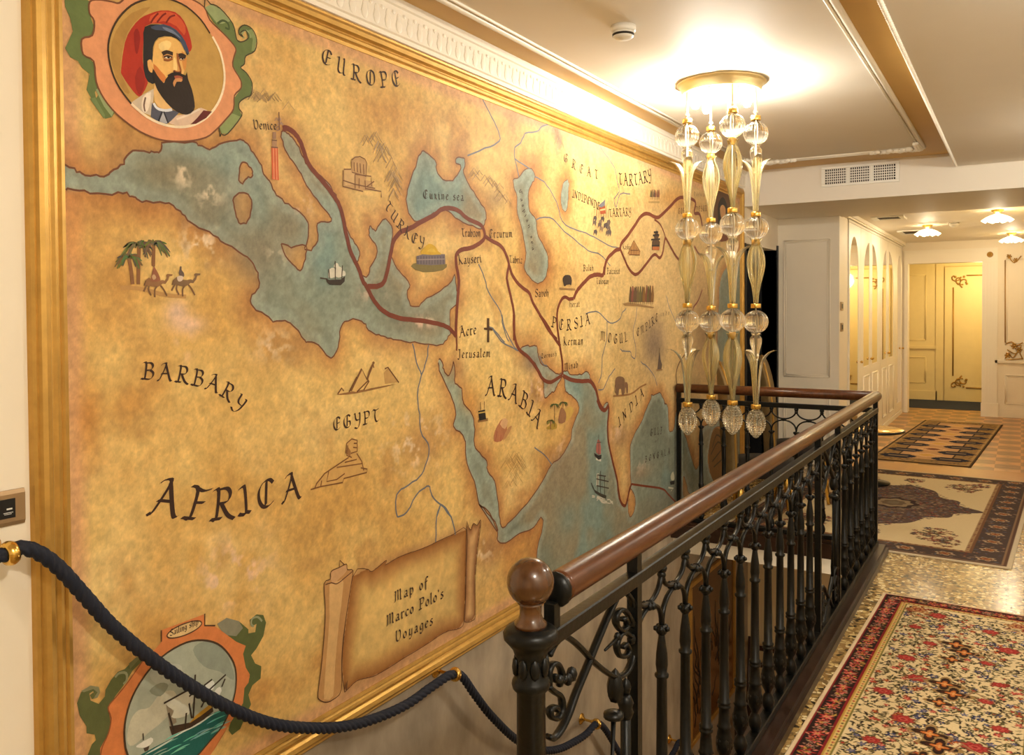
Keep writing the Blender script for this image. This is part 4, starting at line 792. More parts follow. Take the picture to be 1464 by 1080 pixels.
# corridor right wall, its end post, and closing walls out of view
m=MB(); m.box(DR,DR+.1,9.65,BW,0,CZc); m.box(DR-.02,DR+.12,9.6,9.66,0,2.56); m.box(DR+.12,RX,9.6,9.66,0,2.56)
struct(m.build('wall_corridor_right','yellow_cream'))
g=MB()
for (c0,c1) in ((10.1,11.0),(11.5,12.4),(12.8,13.6)):
    X=DR-.008
    for p,q in (((c0,.5),(c0,1.9)),((c1,.5),(c1,1.9)),((c0+.15,.35),(c1-.15,.35)),((c0+.15,2.05),(c1-.15,2.05))): g.tube([(X,p[0],p[1]),(X,q[0],q[1])],.012,6)
    for cy in (c0,c1):
        for cz in (.4,2.0):
            for k in range(4): g.sphere((X,cy+.05*math.cos(k*1.6),cz+.05*math.sin(k*1.6)),.035,6,(.4,1,1))
struct(g.build('trim_12','gold_line'))
m=MB(); m.box(RX,RX+.1,YN,BW,0,2.97); struct(m.build('wall_right','cream_paint'))
m=MB(); m.box(WX-.15,RX,YN-.1,YN,0,2.97); struct(m.build('wall_near','cream_paint'))
# gilded ornament on the far wall panel
g=MB(); Y=BW-.012
for (x,y,s) in ((1441,508,1),(1450,495,1),(1457,500,1),(1443,367,.8),(1452,372,.8)):
    c=U(x,y,Y=Y)
    for k in range(6): g.sphere((c[0]+.03*s*math.cos(k*1.05),Y,c[2]+.03*s*math.sin(k*1.05)),.014*s,6,(1,.4,1))
    g.sphere(tuple(c),.02*s,6,(1,.6,1))
for s in ('1437,513 1442,505 1448,512 1456,503 1462,514','1438,492 1446,489 1454,494 1462,490','1438,515 1450,514 1462,513','1437,372 1437,490','1440,500 1452,506 1460,494','1440,364 1450,376 1460,366'):
    g.tube([tuple(U(x,y,Y=Y)) for x,y in smooth(P2(s),False,3)],.008,5)
tag(g.build('wall_ornament','gold_line'),'gilded floral corner ornament on the white panel right of the doorway','ornament')
# ================================================================== THINGS
# ---- balustrade
rx=-.815; YC=5.96
R=root('stair_balustrade',(rx,3.7,0),'black wrought iron balustrade with brown wooden handrail around the stairwell','railing')
def hand(path,name='handrail'):
    sect=[(math.cos(a)*.036*(1.0 if math.sin(a)>-.5 else .9),math.sin(a)*.036) for a in [2*math.pi*k/16 for k in range(16)]]
    m=MB(); m.tube(path,1.0,16,sect=[(a*.92,b*1.0) for a,b in sect]); return m.build(name,'handrail_wood',R)
Yn=1.42
hand([(rx,Yn+.115,1.03),(rx,Yn+.125,1.032),(rx,3.5,1.032),(rx,YC+.02,1.032)])
hand([(rx+.02,YC,1.032),(-1.5,YC,1.031),(WX+.03,YC,1.03)])
m=MB(); m.bbox(rx-.017,rx+.017,Yn+.04,YC+.01,.925,.958,.003); m.bbox(WX+.03,rx-.018,YC-.015,YC+.015,.925,.958,.003); m.build('top_bar','iron',R)
m=MB(); m.bbox(rx-.02,rx+.02,Yn+.03,YC+.01,.055,.085,.003); m.bbox(WX+.02,rx-.021,YC-.02,YC+.02,.055,.085,.003); m.build('bottom_bar','iron',R)
m=MB()
for (a,b,z0,z1) in ((.065,.075,.0,.035),(.05,.06,.035,.055)): m.box(rx-a,rx+b,1.2,YC+b*.75,z0,z1); m.box(WX+.002,rx-a,YC-a,YC+b*.75,z0,z1)
m.box(WX+.002,-.87,YC-.06,YC-.003,-.065,0); m.box(-.89,-.863,1.2,YC-.06,-.065,0)
m.build('kerb','dark_wood',R)
# newel
m=MB(); c=(rx,Yn,0)
m.lathe([(.05,.056),(.05,.1),(.038,.12),(.044,.15),(.03,.19),(.03,.5),(.028,.86),(.036,.868),(.038,.876),(.036,.884),(.029,.892),(.031,.93),(.036,.945),(.045,.956),(.053,.965),(.054,.976),(.048,.984),(.034,.988)],24,c)
for k in range(8):
    a=k*math.pi/4; M=Matrix.Rotation(a,3,'Z'); q=M@Vector((.031,0,.912)); m.sphere((c[0]+q.x,c[1]+q.y,q.z),.02,8,(.35,.55,1.0),M)
nw=m.build('newel_post','iron',R)
m=MB(); m.lathe([(.0,.984),(.031,.986),(.032,.995),(.024,1.004),(.0215,1.012),(.0215,1.03),(.026,1.034)],24,c); m.sphere((c[0],c[1],1.075),.0465,28)
m.build('ball_finial','finial_wood',nw)
m=MB(); m.bbox(rx-.012,rx+.012,Yn+.075,Yn+.1,.92,1.01,.002); m.bbox(rx-.012,rx+.012,Yn+.04,Yn+.1,.92,.95,.002); m.sphere((rx,Yn+.105,1.03),.037,14,(1,.5,1)); m.build('handrail_bracket','iron',R)
def baluster_mb():
    m=MB()
    m.lathe([(.012,.085),(.015,.09),(.022,.105),(.024,.12),(.018,.14),(.011,.152),(.014,.16),(.024,.18),(.027,.205),(.023,.235),(.02,.252),(.024,.258),(.02,.264),(.0175,.3),(.016,.318),(.021,.322),(.021,.328),(.017,.331),(.021,.335),(.021,.341),(.016,.345),(.0145,.5),(.0135,.622),(.019,.628),(.019,.634),(.0135,.638),(.0165,.66),(.015,.69),(.009,.735),(.008,.744)],14)
    m.sphere((0,0,.752),.016,10)
    for k in range(5):
        a=k*2*math.pi/5; m.sphere((.016*math.cos(a),.016*math.sin(a),.757),.008,6)
    for k in range(6):
        a=k*math.pi/3; M=Matrix.Rotation(a,3,'Z'); q=M@Vector((.021,0,.205)); m.sphere((q.x,q.y,q.z),.026,6,(.3,.4,1),M)
    return m
def arc_mb(h):           # one bay: arch below, hanging loop above, tied where they touch
    m=MB(); zc=.845
    for sgn in (1,-1):
        lo=[(0,sgn*h*math.cos(t),.76+(zc-.765)*math.sin(t)**.8) for t in [math.pi/2*i/8 for i in range(9)]]
        hi=[(0,sgn*h*math.cos(t),.925-(.925-zc-.005)*math.sin(t)**.8) for t in [math.pi/2*i/8 for i in range(9)]]
        m.tube(lo,.007,6,(1,0,0),1.15,.8); m.tube(hi,.007,6,(1,0,0),1.15,.8)
    for k in range(6): m.sphere((.012*math.cos(k*1.05),.012*math.sin(k*1.05)*.8,zc),.011,6)
    m.lathe([(.0,.905),(.012,.908),(.016,.918),(.012,.926)],8,(0,h,0)); m.sphere((0,h,.9),.013,8)
    return m
bp=None
def put_baluster(x,y,rz):
    global bp
    if bp is None: bp=baluster_mb().build('baluster','iron',R,False); o=bp
    else: o=bp.copy(); COL.objects.link(o)
    o.parent=R; o.location=(x-R.location.x,y-R.location.y,0); o.rotation_euler=(0,0,rz+rng.uniform(-.1,.1)); return o
arcs={}
def put_arc(x,y,rz,h):
    k=round(h,3)
    if k not in arcs: o=arc_mb(h).build('scrollwork','iron',R,False); arcs[k]=o
    else: o=arcs[k].copy(); COL.objects.link(o)
    o.parent=R; o.location=(x-R.location.x,y-R.location.y,0); o.rotation_euler=(0,0,rz); return o
P1,P2y,P3=1.935,4.14,4.64
def run(a,b,n):
    s=(b-a)/n
    for i in range(n):
        if i: put_baluster(rx,a+i*s,0)
        put_arc(rx,a+(i+.5)*s,0,s/2)
run(P1,P2y,12); run(P3,YC,7)
nb=8; s=(rx-(WX+.045))/nb
for i in range(nb):
    x=WX+.045+i*s
    if i: put_baluster(x,YC,0)
    put_arc(x+s/2,YC,math.pi/2,s/2)
def flat_post(x,y,hz=1.005):
    m=MB(); m.bbox(x-.014,x+.014,y-.014,y+.014,.055,hz,.003); return m.build('flat_post','iron',R)
for y in (P1,P2y,P3): flat_post(rx,y)
flat_post(rx,YC); flat_post(WX+.045,YC)
# scroll panels
def panel(dy):
    m=MB(); fr=(690,760,3.376)
    def w(s,sm=3,flip=False):
        q=[(fr[0]+x/fr[2],fr[1]+y/fr[2]) for x,y in P2(s)]
        q=[tuple(U(x,y,X=rx)) for x,y in q]; q=[(0,p[1]-1.69,(1.0-p[2]) if flip else p[2]) for p in q]
        return smooth(q,False,sm) if len(q)>2 else q
    for fl in (False,True):
        for s,r in (('385,500 430,525 480,570 530,625 590,675 640,702 685,690 715,640 733,560 733,500 722,450 700,400 672,378 645,400 645,450 672,478 697,455 688,422 672,425',.0085),
                    ('690,295 718,330 730,400 733,470 720,510 690,488 660,505 646,555 660,600 692,600 706,572 692,545 675,560',.008),
                    ('640,330 590,440 540,560 500,660 450,780 412,885 375,960 340,1000 318,990',.0085),('385,510 345,545 318,600',.008),
                    ('318,740 318,680 335,642 365,645 382,690 368,722 346,715 345,688',.008),('318,750 345,775 378,800 382,860 360,902 330,895 325,860 350,848 360,865',.008)):
            m.tube(w(s,4,fl),r,6,(1,0,0),1.25,.7)
        for s,r in (('430,690',.013),('412,715',.011),('372,722',.011),('650,510',.009),('718,520',.012),('720,440',.01)):
            m.sphere(w(s,1,fl)[0],r,8,(1,1,1.3))
        m.tube(w('650,515 590,575',1,fl),[.006,.003],6)
        m.tube(w('385,725 415,700 440,665',3,fl),.006,6)
    pm=w('640,770')[0]
    m.lathe([(.0,.055),(.008,.045),(.016,.03),(.02,.01),(.019,-.008),(.012,-.024)],12,pm,None,0,True,(6,.1))
    q=w('690,845')[0]
    m.lathe([(.010,.03),(.016,.02),(.02,.008),(.016,-.004),(.02,-.014),(.016,-.026)],12,q); m.lathe([(.0,.07),(.011,.06),(.014,.045),(.01,.03)],10,q)
    q2=w('632,890')[0]; m.lathe([(.012,-.008),(.024,-.004),(.024,.006),(.012,.012)],12,q2)
    m.tube([(0,q[1],q[2]-.02),(0,q[1],.085)],.013,10); m.tube([(q2[0],q2[1],q2[2]),(0,q2[1]-.03,.30),(0,q2[1]+.02,.085)],.007,8)
    o=m.build('scroll_panel','iron',R,False); o.location=(0,1.69+dy-R.location.y,0); return o
panel(0); panel(P2y-P1+.0+.5)
# ---- rope and brackets
RXp=WX+.10
rings=[U(14,791,X=RXp),U(650,966,X=RXp),U(853,1034,X=RXp),U(975,1062,X=RXp)]
zz=lambda s,x0,y0,k:[(x0+x/k,y0+y/k) for x,y in P2(s)]
rp=[(-60,812),(-20,800)]+zz('40,300 80,280 150,300 230,360 330,470 430,580 560,690 700,790 850,880 1000,945 1130,972',0,680,2.7)+zz('300,962 450,930 600,866 700,796 780,742 800,736',380,720,3)
rp+=zz('840,742 900,826 970,915 1080,1018',380,720,3)+[(775,1073),(800,1071)]+zz('440,1018 500,980 550,930',690,760,3.376)+zz('590,955 650,1055',690,760,3.376)+[(905,1110),(940,1110),(962,1078),(975,1062),(1000,1100),(1030,1150)]
path=smooth([tuple(U(x,y,X=RXp)) for x,y in rp],False,12)
def resample(p,d):
    out=[Vector(p[0])]; acc=0
    for a,b in zip(p,p[1:]):
        a=Vector(a);b=Vector(b);L=(b-a).length
        while acc+L>=d and L>0:
            t=(d-acc)/L; a=a+(b-a)*t; out.append(a.copy()); L=(b-a).length; acc=0
        acc+=L
    return out
path=resample(path,.009)
m=MB(); sect=[(math.cos(a)*(1+.24*abs(math.cos(2.0*a))-.16),math.sin(a)*(1+.24*abs(math.cos(2.0*a))-.16)) for a in [2*math.pi*k/24 for k in range(24)]]
m.tube(path,.0185,24,(1,0,0),sect=sect,twist=55)
tag(m.build('handrail_rope','rope_navy'),'thick navy twisted rope swagged along the mural wall through brass rings','rope')
lab=['brass rope bracket on the cream wall under the socket plate','brass rope bracket just below the mural frame left of the newel post','brass rope bracket seen through the first scroll panel of the railing','lowest brass rope bracket seen between the iron balusters']
for i,rg in enumerate(rings):
    b=root('rope_bracket',(WX,rg[1],rg[2]),lab[i],'bracket','brass brackets holding the rope')
    Mx=Matrix.Rotation(math.pi/2,3,'Y')
    m=MB(); m.lathe([(.032,0),(.032,.004),(.026,.009),(.014,.014),(.012,.02)],20,(0,0,0),Mx); m.build('wall_plate','brass',b,False)
    m=MB(); m.lathe([(.009,.016),(.0075,.03),(.0075,.062),(.012,.07),(.012,.076)],14,(0,0,0),Mx); m.build('arm','brass',b,False)
    t=None; j=min(range(len(path)),key=lambda k:(path[k]-Vector(rg)).length); t=(path[min(j+1,len(path)-1)]-path[j-1]).normalized()
    M3=t.to_track_quat('Z','X').to_matrix(); cpt=path[j]-Vector((WX,rg[1],rg[2]))
    m=MB(); pr_=[(.021,-.014),(.026,-.013),(.0295,-.006),(.031,0),(.0295,.006),(.026,.013),(.021,.014),(.021,-.0139)]
    m.lathe(pr_[:-1],22,tuple(cpt),M3); m.build('ring','brass',b,False)
# ---- socket plate
s0,s1=U(-40,735,X=WX),U(33,722,X=WX); zt,zb=U(33,697,X=WX)[2],U(33,747,X=WX)[2]
so=root('socket_plate',(WX,s1[1],zb),'bronze socket plate with black insert on the cream wall left of the mural','socket')
m=MB(); n=8; ya,yb=s1[1]-.155,s1[1]
pf=[(WX+.001,zb),(WX+.007,zb),(WX+.011,zb+.01),(WX+.011,zt-.01),(WX+.007,zt),(WX+.001,zt)]
m.prism([(a,b) for a,b in pf],lambda a,b,d:(a,d,b),ya,yb); m.build('plate','bronze_plate',so)
q=U(18,722,X=WX); hz=(zt-zb)*.27; m=MB(); m.box(WX+.0105,WX+.013,q[1]-.09,q[1],(zt+zb)/2-hz,(zt+zb)/2+hz); m.build('insert','black_plastic',so)
m=MB(); zc=(zt+zb)/2; m.box(WX+.013,WX+.0135,q[1]-.022,q[1]-.008,zc-.003,zc+.001); m.box(WX+.013,WX+.0135,q[1]-.03,q[1]-.006,zc-.011,zc-.0095); m.box(WX+.013,WX+.0135,q[1]-.028,q[1]-.01,zc-.0145,zc-.0133)
m.build('printed_marks','print_white',so)
# ---- chandelier
cc=U(1031,126,Z=2.83); cx,cy=float(cc[0]),float(cc[1])
ch=root('chandelier',(cx,cy,2.86),'long chandelier of four strands of clear and gold glass above the stairwell','chandelier')
m=MB(); m.lathe([(.0,2.858),(.235,2.858),(.243,2.852),(.236,2.846),(.222,2.838),(.214,2.798),(.206,2.798),(.206,2.835),(.0,2.835)],48,(cx,cy,0)); m.build('canopy','canopy_brass',ch)
bulbs=[]
for k in range(6):
    a=k*math.pi/3+.4; bx,by=cx+.14*math.cos(a),cy+.14*math.sin(a); bulbs.append((bx,by,2.755))
    m=MB(); m.lathe([(.014,2.835),(.014,2.795),(.011,2.79)],10,(bx,by,0)); so_=m.build('bulb_holder','white_plastic',ch)
    m=MB(); m.lathe([(.0,2.718),(.016,2.723),(.024,2.742),(.024,2.762),(.012,2.79)],14,(bx,by,0)); m.build('bulb','bulb_glow',so_)
def leaf_mb(kind):
    # profile (r, z) along the leaf, half width, curling like a flower petal
    if kind=='lily': pr_=[(.012,0,.010),(.016,.06,.012),(.02,.12,.016),(.026,.18,.02),(.036,.23,.027),(.054,.265,.031),(.076,.288,.026),(.1,.3,.015),(.114,.299,.003)]
    else: pr_=[(.010,0,.010),(.014,.05,.012),(.026,.11,.018),(.042,.17,.026),(.05,.22,.029),(.046,.265,.026),(.032,.31,.018),(.022,.335,.012),(.03,.355,.007),(.036,.362,.002)]
    pts=smooth(pr_,False,3); m=MB(); n=len(pts); K=13; P=[]
    for side in (0,1):
        for (r,z,w) in pts:
            for j in range(K):
                f=j/(K-1)*2-1; rr=r-(f*f)*w*.38+.0034*math.cos(f*12.6)-(side*.004)
                P.append((rr,f*w*.86,z))
    fs=[]; N=n*K
    for i in range(n-1):
        for j in range(K-1):
            a=i*K+j; fs.append((a,a+1,a+K+1,a+K)); fs.append((N+a,N+a+K,N+a+K+1,N+a+1))
    for i in range(n-1):
        for j in (0,K-1): a=i*K+j; fs.append((a,a+K,N+a+K,N+a))
    for j in range(K-1): fs.append((j,N+j,N+j+1,j+1)); a=(n-1)*K+j; fs.append((a,a+1,N+a+1,N+a))
    m.add(P,fs,0,True); return m
protos={}
def piece(name,mk,material,par,x,y,z,rz=0):
    if name not in protos: o=mk().build(name.split('/')[0],material,par,False); protos[name]=o
    else: o=protos[name].copy(); COL.objects.link(o); o.parent=par
    o.location=(x,y,z); o.rotation_euler=(0,0,rz); return o
def ball_mk():
    m=MB(); n=14; m.lathe([(.064*math.sin(math.pi*j/n)+(.0 if j in (0,n) else .0005),-.064*math.cos(math.pi*j/n)) for j in range(n+1)],64,(0,0,0),None,0,True,(16,.045)); return m
vase_mk=lambda: MB().lathe([(.012,0),(.014,.02),(.02,.06),(.03,.1),(.031,.125),(.022,.14),(.018,.146),(.026,.152),(.018,.158)],48,(0,0,0),None,0,True,(12,.05))
coll_mk=lambda: MB().lathe([(.014,0),(.026,.0),(.027,.003),(.027,.022),(.026,.025),(.014,.025)],24)
def fin_mk():
    m=MB(); m.lathe([(.0,-.162),(.012,-.156),(.032,-.128),(.046,-.088),(.048,-.058),(.04,-.026),(.025,-.006),(.015,0)],72,(0,0,0),None,0,True,(12,.09))
    for k in range(12):
        a=k*math.pi/6
        for j in range(12):
            t=j/11; z=-.15+.135*t; r=.05*math.sin(min(1,(.06+t*.94))*math.pi*.93)**.8; m.sphere((r*math.cos(a),r*math.sin(a),z),.0046,6,(1,1,1),None,1)
    return m
bead_mk=lambda: MB().sphere((0,0,0),.024,14)
fwd=Vector((cx,cy,0)).normalized(); rgt=Vector((cy,-cx,0)).normalized()
strand=[(-.185,0,'A',0),(-.058,.19,'B',-.01),(.058,-.19,'B',0),(.185,0,'A',-.005)]
for i,(a,d,ty,dz_) in enumerate(strand):
    o_=rgt*a+fwd*d
    m=MB(); m.tube([(0,0,-.06),(0,0,-1.86)],.0035,6); m.lathe([(.007,-.03),(.007,-.16),(.012,-.165),(.012,-.175)],8)
    s_=m.build('glass_strand','steel_rod',ch,False); s_.location=(o_.x,o_.y,dz_); zb=lambda z:z-2.86
    if ty=='A': seq=[('c',2.645),('b',2.575),('v',2.358),('l',2.142),('c',2.118),('b',2.058),('d',1.978),('o',1.64),('c',1.615),('b',1.54),('v',1.322),('l',1.082),('c',1.058),('f',1.056)]
    else: seq=[('c',2.645),('b',2.578),('d',2.5),('o',2.142),('c',2.118),('b',2.055),('v',1.838),('l',1.635),('c',1.61),('b',1.545),('d',1.465),('o',1.118),('c',1.093),('f',1.092)]
    for k,z in seq:
        z=zb(z); rz=rng.uniform(0,6.28)
        if k=='b': piece('glass_ball',ball_mk,'clear_glass',s_,0,0,z,rz)
        elif k=='v': piece('glass_vase',vase_mk,'clear_glass',s_,0,0,z,rz)
        elif k=='c': piece('gold_collar',coll_mk,'brass',s_,0,0,z)
        elif k=='d': piece('gold_bead',bead_mk,'gold_bead',s_,0,0,z)
        elif k=='f': piece('glass_finial',fin_mk,('clear_glass','bead_glass'),s_,0,0,z,rz)
        else:
            nm='lily' if k=='l' else 'ogee'
            for q in range(3): piece('glass_leaf/'+nm,lambda:leaf_mb(nm),'gold_glass',s_,0,0,z,rz+q*math.pi/1.5)
# ---- smoke detector
sp=U(891,40,Z=2.85)
sd_=root('smoke_detector',(sp[0],sp[1],2.858),'round white smoke detector on the ceiling panel left of the chandelier','smoke detector')
m=MB(); m.lathe([(.055,2.858),(.055,2.835),(.05,2.83)],28,(sp[0],sp[1],0)); m.build('base','white_plastic',sd_)
m=MB(); m.lathe([(.048,2.832),(.046,2.812),(.036,2.802),(.0,2.798)],28,(sp[0],sp[1],0)); m.build('cover','white_plastic',sd_)
m=MB(); m.lathe([(.0478,2.822),(.0485,2.822),(.0475,2.813),(.0465,2.813)],28,(sp[0],sp[1],0))
for k in range(0): pass
m.build('sensor_slot','dark_hole',sd_)
# ---- air grille on the beam
a=U(1175,240,Y=YB); b=U(1286,264,Y=YB); x0,x1=a[0],b[0]; zt=U(1230,235,Y=YB)[2]; zb=U(1230,264,Y=YB)[2]
gr=root('air_grille',((x0+x1)/2,YB,zb),'white rectangular ventilation grille on the face of the ceiling beam','ventilation grille')
m=MB()
for (p,q,r,s) in ((x0,x1,zt-.022,zt),(x0,x1,zb,zb+.022),(x0,x0+.03,zb+.022,zt-.022),(x1-.03,x1,zb+.022,zt-.022)): m.bbox(p,q,YB-.018,YB-.001,r,s,.003)
m.build('frame','white_plastic',gr)
m=MB(); m.box(x0+.03,x1-.03,YB-.003,YB-.001,zb+.022,zt-.022); m.build('duct_opening','dark_hole',gr)
m=MB(); w=x1-x0-.06
for i in range(1,6): z=zb+.022+(zt-zb-.044)*i/6; m.box(x0+.03,x1-.03,YB-.012,YB-.006,z-.0035,z+.0035)
for i in range(1,33): x=x0+.03+w*i/33; m.box(x-.003,x+.003,YB-.015,YB-.009,zb+.022,zt-.022)
for f in (1/3,2/3): x=x0+.03+w*f; m.box(x-.012,x+.012,YB-.016,YB-.004,zb+.022,zt-.022)
m.build('louvre_bars','white_plastic',gr)
# ---- corridor ceiling lamps
lamps=[]
for (x,y,label) in ((1326,322,'flower-shaped glass ceiling lamp in front of the far doorway, leftmost of three'),(1426,300,'flower-shaped glass ceiling lamp nearest the beam, higher of the two on the right'),(1446,333,'flower-shaped glass ceiling lamp at the right edge, lower and further of the two')):
    p=U(x,y,Z=CZc-.0); lamps.append((float(p[0]),float(p[1]),CZc-.13))
    l=root('ceiling_lamp',(p[0],p[1],CZc),label,'ceiling lamp','flower glass ceiling lamps in the corridor')
    m=MB(); m.lathe([(.06,0),(.06,-.012),(.03,-.03),(.02,-.05)],20); m.build('base','brass',l,False)
    m=MB(); seg=48; P=[]; pf=[(.03,-.045),(.06,-.06),(.1,-.085),(.135,-.12)]
    for k in range(seg):
        an=2*math.pi*k/seg
        for j,(r,z) in enumerate(pf): f=1+.13*(j/3)*math.cos(8*an); P.append((r*f*math.cos(an),r*f*math.sin(an),z+.012*(j/3)*math.cos(8*an)))
    fs=[(k*4+j,((k+1)%seg)*4+j,((k+1)%seg)*4+j+1,k*4+j+1) for k in range(seg) for j in range(3)]
    m.add(P,fs,0,True); m.build('glass_shade','lamp_shade',l,False)
    m=MB(); m.sphere((0,0,-.095),.035,14); m.build('bulb','lamp_glow',l,False)
# ceiling vents and detector in the corridor
for (xa,ya,xb,yb,label) in ((1257,308,1285,313,'small dark ceiling vent with white rim near the wardrobe top'),(1297,329,1311,334,'small dark ceiling vent further down the corridor by the back wall')):
    p=U(xa,yb,Z=CZc); q=U(xb,ya,Z=CZc); v=root('ceiling_vent',((p[0]+q[0])/2,(p[1]+q[1])/2,CZc),label,'ceiling vent'); hx,hy=max(.1,abs(q[0]-p[0])/2),max(.12,min(.35,abs(q[1]-p[1])/2))
    m=MB(); m.box(-hx,hx,-hy,hy,-.006,-.001); m.build('slots','dark_hole',v,False)
    m=MB(); 
    for sx in (-1,1): m.box(min(sx*hx,sx*(hx+.05)),max(sx*hx,sx*(hx+.05)),-hy-.04,hy+.04,-.02,-.001); m.box(-hx,hx,min(sx*hy,sx*(hy+.04)),max(sx*hy,sx*(hy+.04)),-.014,-.001)
    m.build('rim','white_plastic',v,False)
p=U(1364,319,Z=CZc); m=MB(); m.lathe([(.055,-.001),(.055,-.02),(.045,-.035),(.03,-.05),(0,-.052)],20,(p[0],p[1],CZc)); tag(m.build('smoke_detector','white_plastic'),'small white smoke detector on the corridor ceiling between the lamps','smoke detector')
# ---- switch plates on the pier
for (x,y,label) in ((1203,438,'upper bronze switch plate on the white pier by the wardrobe'),(1203,468,'lower bronze switch plate on the white pier by the wardrobe')):
    p=U(x,y,X=CW+.001); s_=root('switch_plate',(CW,p[1],p[2]),label,'switch')
    m=MB(); m.bbox(.001,.01,-.06,.06,-.045,.045,.003); m.build('plate','bronze_plate',s_,False)
    m=MB(); m.bbox(.0095,.015,-.025,.03,-.025,.025,.002); m.build('rocker','black_plastic',s_,False)
# ---- mirrored wardrobe
X=CW
wd=root('wardrobe',(X,(yW0+yW1)/2,0),'built-in white wardrobe with arched mirrored doors along the corridor wall','wardrobe')
yy_=lambda px:float(U(px,440,X=X)[1])
m=MB(); m.box(X-.1,X-.02,yW0,yW1,0,2.56); m.box(X-.02,X+.012,yW0,yW1,2.534,2.56); m.box(X-.02,X+.02,yW0,yW1,0,.06); m.build('carcass','white_trim',wd)
ztop=U(1219,338,X=X)[2]
def door(pa,pb,oa,ob,zb0,kind,name='door'):
    ya,yb,o0_,o1_=yy_(pa),yy_(pb),yy_(oa),yy_(ob); z1=2.53; m=MB(); x0_,x1_=X-.02,X+.012
    w=(o1_-o0_)
    if kind=='full': r=w/2; cyy=(o0_+o1_)/2; zs=ztop-min(r*1.3,.4); hh_=ztop-zs; arc=[(cyy-r*math.cos(t),zs+hh_*math.sin(t)) for t in [math.pi*i/16 for i in range(17)]]
    else:
        zs=ztop-.5; hh_=.5
        if kind=='left': arc=[(o1_-w*math.cos(t),zs+hh_*math.sin(t)) for t in [math.pi/2*i/12 for i in range(13)]]
        else: arc=[(o0_+w*math.sin(t),zs+hh_*math.cos(t)) for t in [math.pi/2*i/12 for i in range(13)]]
    g=.004
    m.box(x0_,x1_,ya+g,o0_,.07,z1); m.box(x0_,x1_,o1_,yb-g,.07,z1); m.box(x0_,x1_,o0_,o1_,.07,zb0)
    poly=[(o0_,z1)]+[(o0_,arc[0][1])]*(arc[0][1]<ztop-.01 or kind=='right')+arc+[(o1_,z1)]
    P=[];N=len(arc)
    for (a,b) in arc: P+=[(x1_,a,b),(x1_,a,z1),(x0_,a,b)]
    m.add(P,[(3*i,3*i+3,3*i+4,3*i+1) for i in range(N-1)]+[(3*i,3*i+2,3*i+5,3*i+3) for i in range(N-1)])
    if zb0>.5: pmould(m,o0_,o1_,.16,zb0-.12,lambda a,b,d:(x1_,a,b),.02,.01)
    d_=m.build(name,'white_trim',wd)
    mm=MB(); mm.add([(X+.0085,o0_,zb0),(X+.0085,o1_,zb0),(X+.0085,o1_,ztop),(X+.0085,o0_,ztop)],[(0,1,2,3)]); mm.build('mirror','mirror',d_)
    mm=MB(); kx=yb-.04 if kind!='right' else ya+.04; mm.sphere((X+.03,kx,1.0),.016,8); mm.tube([(X+.012,kx,1.0),(X+.03,kx,1.0)],.006,6); mm.build('knob','brass',d_)
door(1212,1229,1213.5,1225.5,.2,'full'); door(1229,1243.5,1233,1241.5,.93,'left'); door(1243.5,1257,1245.5,1253.5,.93,'right'); door(1257,1268,1260,1266,.93,'left'); door(1268,1280,1269.5,1276,.93,'right'); door(1280,1288.5,1281.6,1287,.2,'full')
# ---- chairs on the landing
def chair(loc,rz,label):
    r_=root('armchair',loc,label,'chair','velvet chairs on the landing'); r_.rotation_euler=(0,0,rz)
    m=MB(); m.lathe([(.0,.36),(.25,.36),(.275,.375),(.285,.41),(.28,.45),(.25,.47),(.0,.475)],32,(0,0,0)); m.build('seat','velvet_dark',r_,False)
    m=MB(); P=[];K=22; H=14; prof=[]
    for i in range(H+1):
        t=i/H; z=.30+.90*t; half=.95*(1-max(0,(t-.45)/.55)**2.2)**.5 if t>.45 else .95
        for s_ in (0,1):
            row=[]
            for j in range(K+1):
                a=math.pi+(j/K*2-1)*half*.75; rr=.25+(.05 if s_ else 0)+.05*t
                row.append((rr*math.cos(a),rr*math.sin(a),z))
            prof.append(row)
    for row in prof: P+=row
    W_=K+1; fs=[]
    for i in range(H):
        for j in range(K):
            a=(2*i)*W_+j; b=(2*i+2)*W_+j; fs.append((a,a+1,b+1,b)); a+=W_; b+=W_; fs.append((a,b,b+1,a+1))
        for j in (0,K): fs.append(((2*i)*W_+j,(2*i+1)*W_+j,(2*i+3)*W_+j,(2*i+2)*W_+j))
    for j in range(K): fs.append((j,W_+j,W_+j+1,j+1)); t0=2*H*W_+j; fs.append((t0,t0+1,t0+W_+1,t0+W_))
    m.add(P,fs,0,True); m.build('backrest','velvet',r_,False)
    m=MB()
    for s_ in (-1,1):
        pts=[]
        for i in range(H+1):
            t=i/H; half=.95*(1-max(0,(t-.45)/.55)**2.2)**.5 if t>.45 else .95
            a=math.pi+s_*half*.75; rr=.275+.05*t; pts.append((rr*math.cos(a),rr*math.sin(a),.30+.90*t))
        m.tube(pts,.009,6)
    m.build('brass_edge','gold_line',r_,False)
    for sx in (-1,1):
        for sy in (-1,1):
            lg=MB(); lg.tube([(sx*.17,sy*.17,.37),(sx*.21,sy*.21,.001)],[.022,.014],10); lg.build('leg','brass',r_,False)
    return r_
p=U(1146,636,Z=.46); chair((p[0],p[1],.0105),math.radians(12),'olive velvet round-backed chair with brass edge, further of the two behind the railing')
p=U(1092,660,Z=.46); chair((p[0],p[1],.0105),math.radians(20),'dark velvet round-backed chair nearer the mural behind the railing')
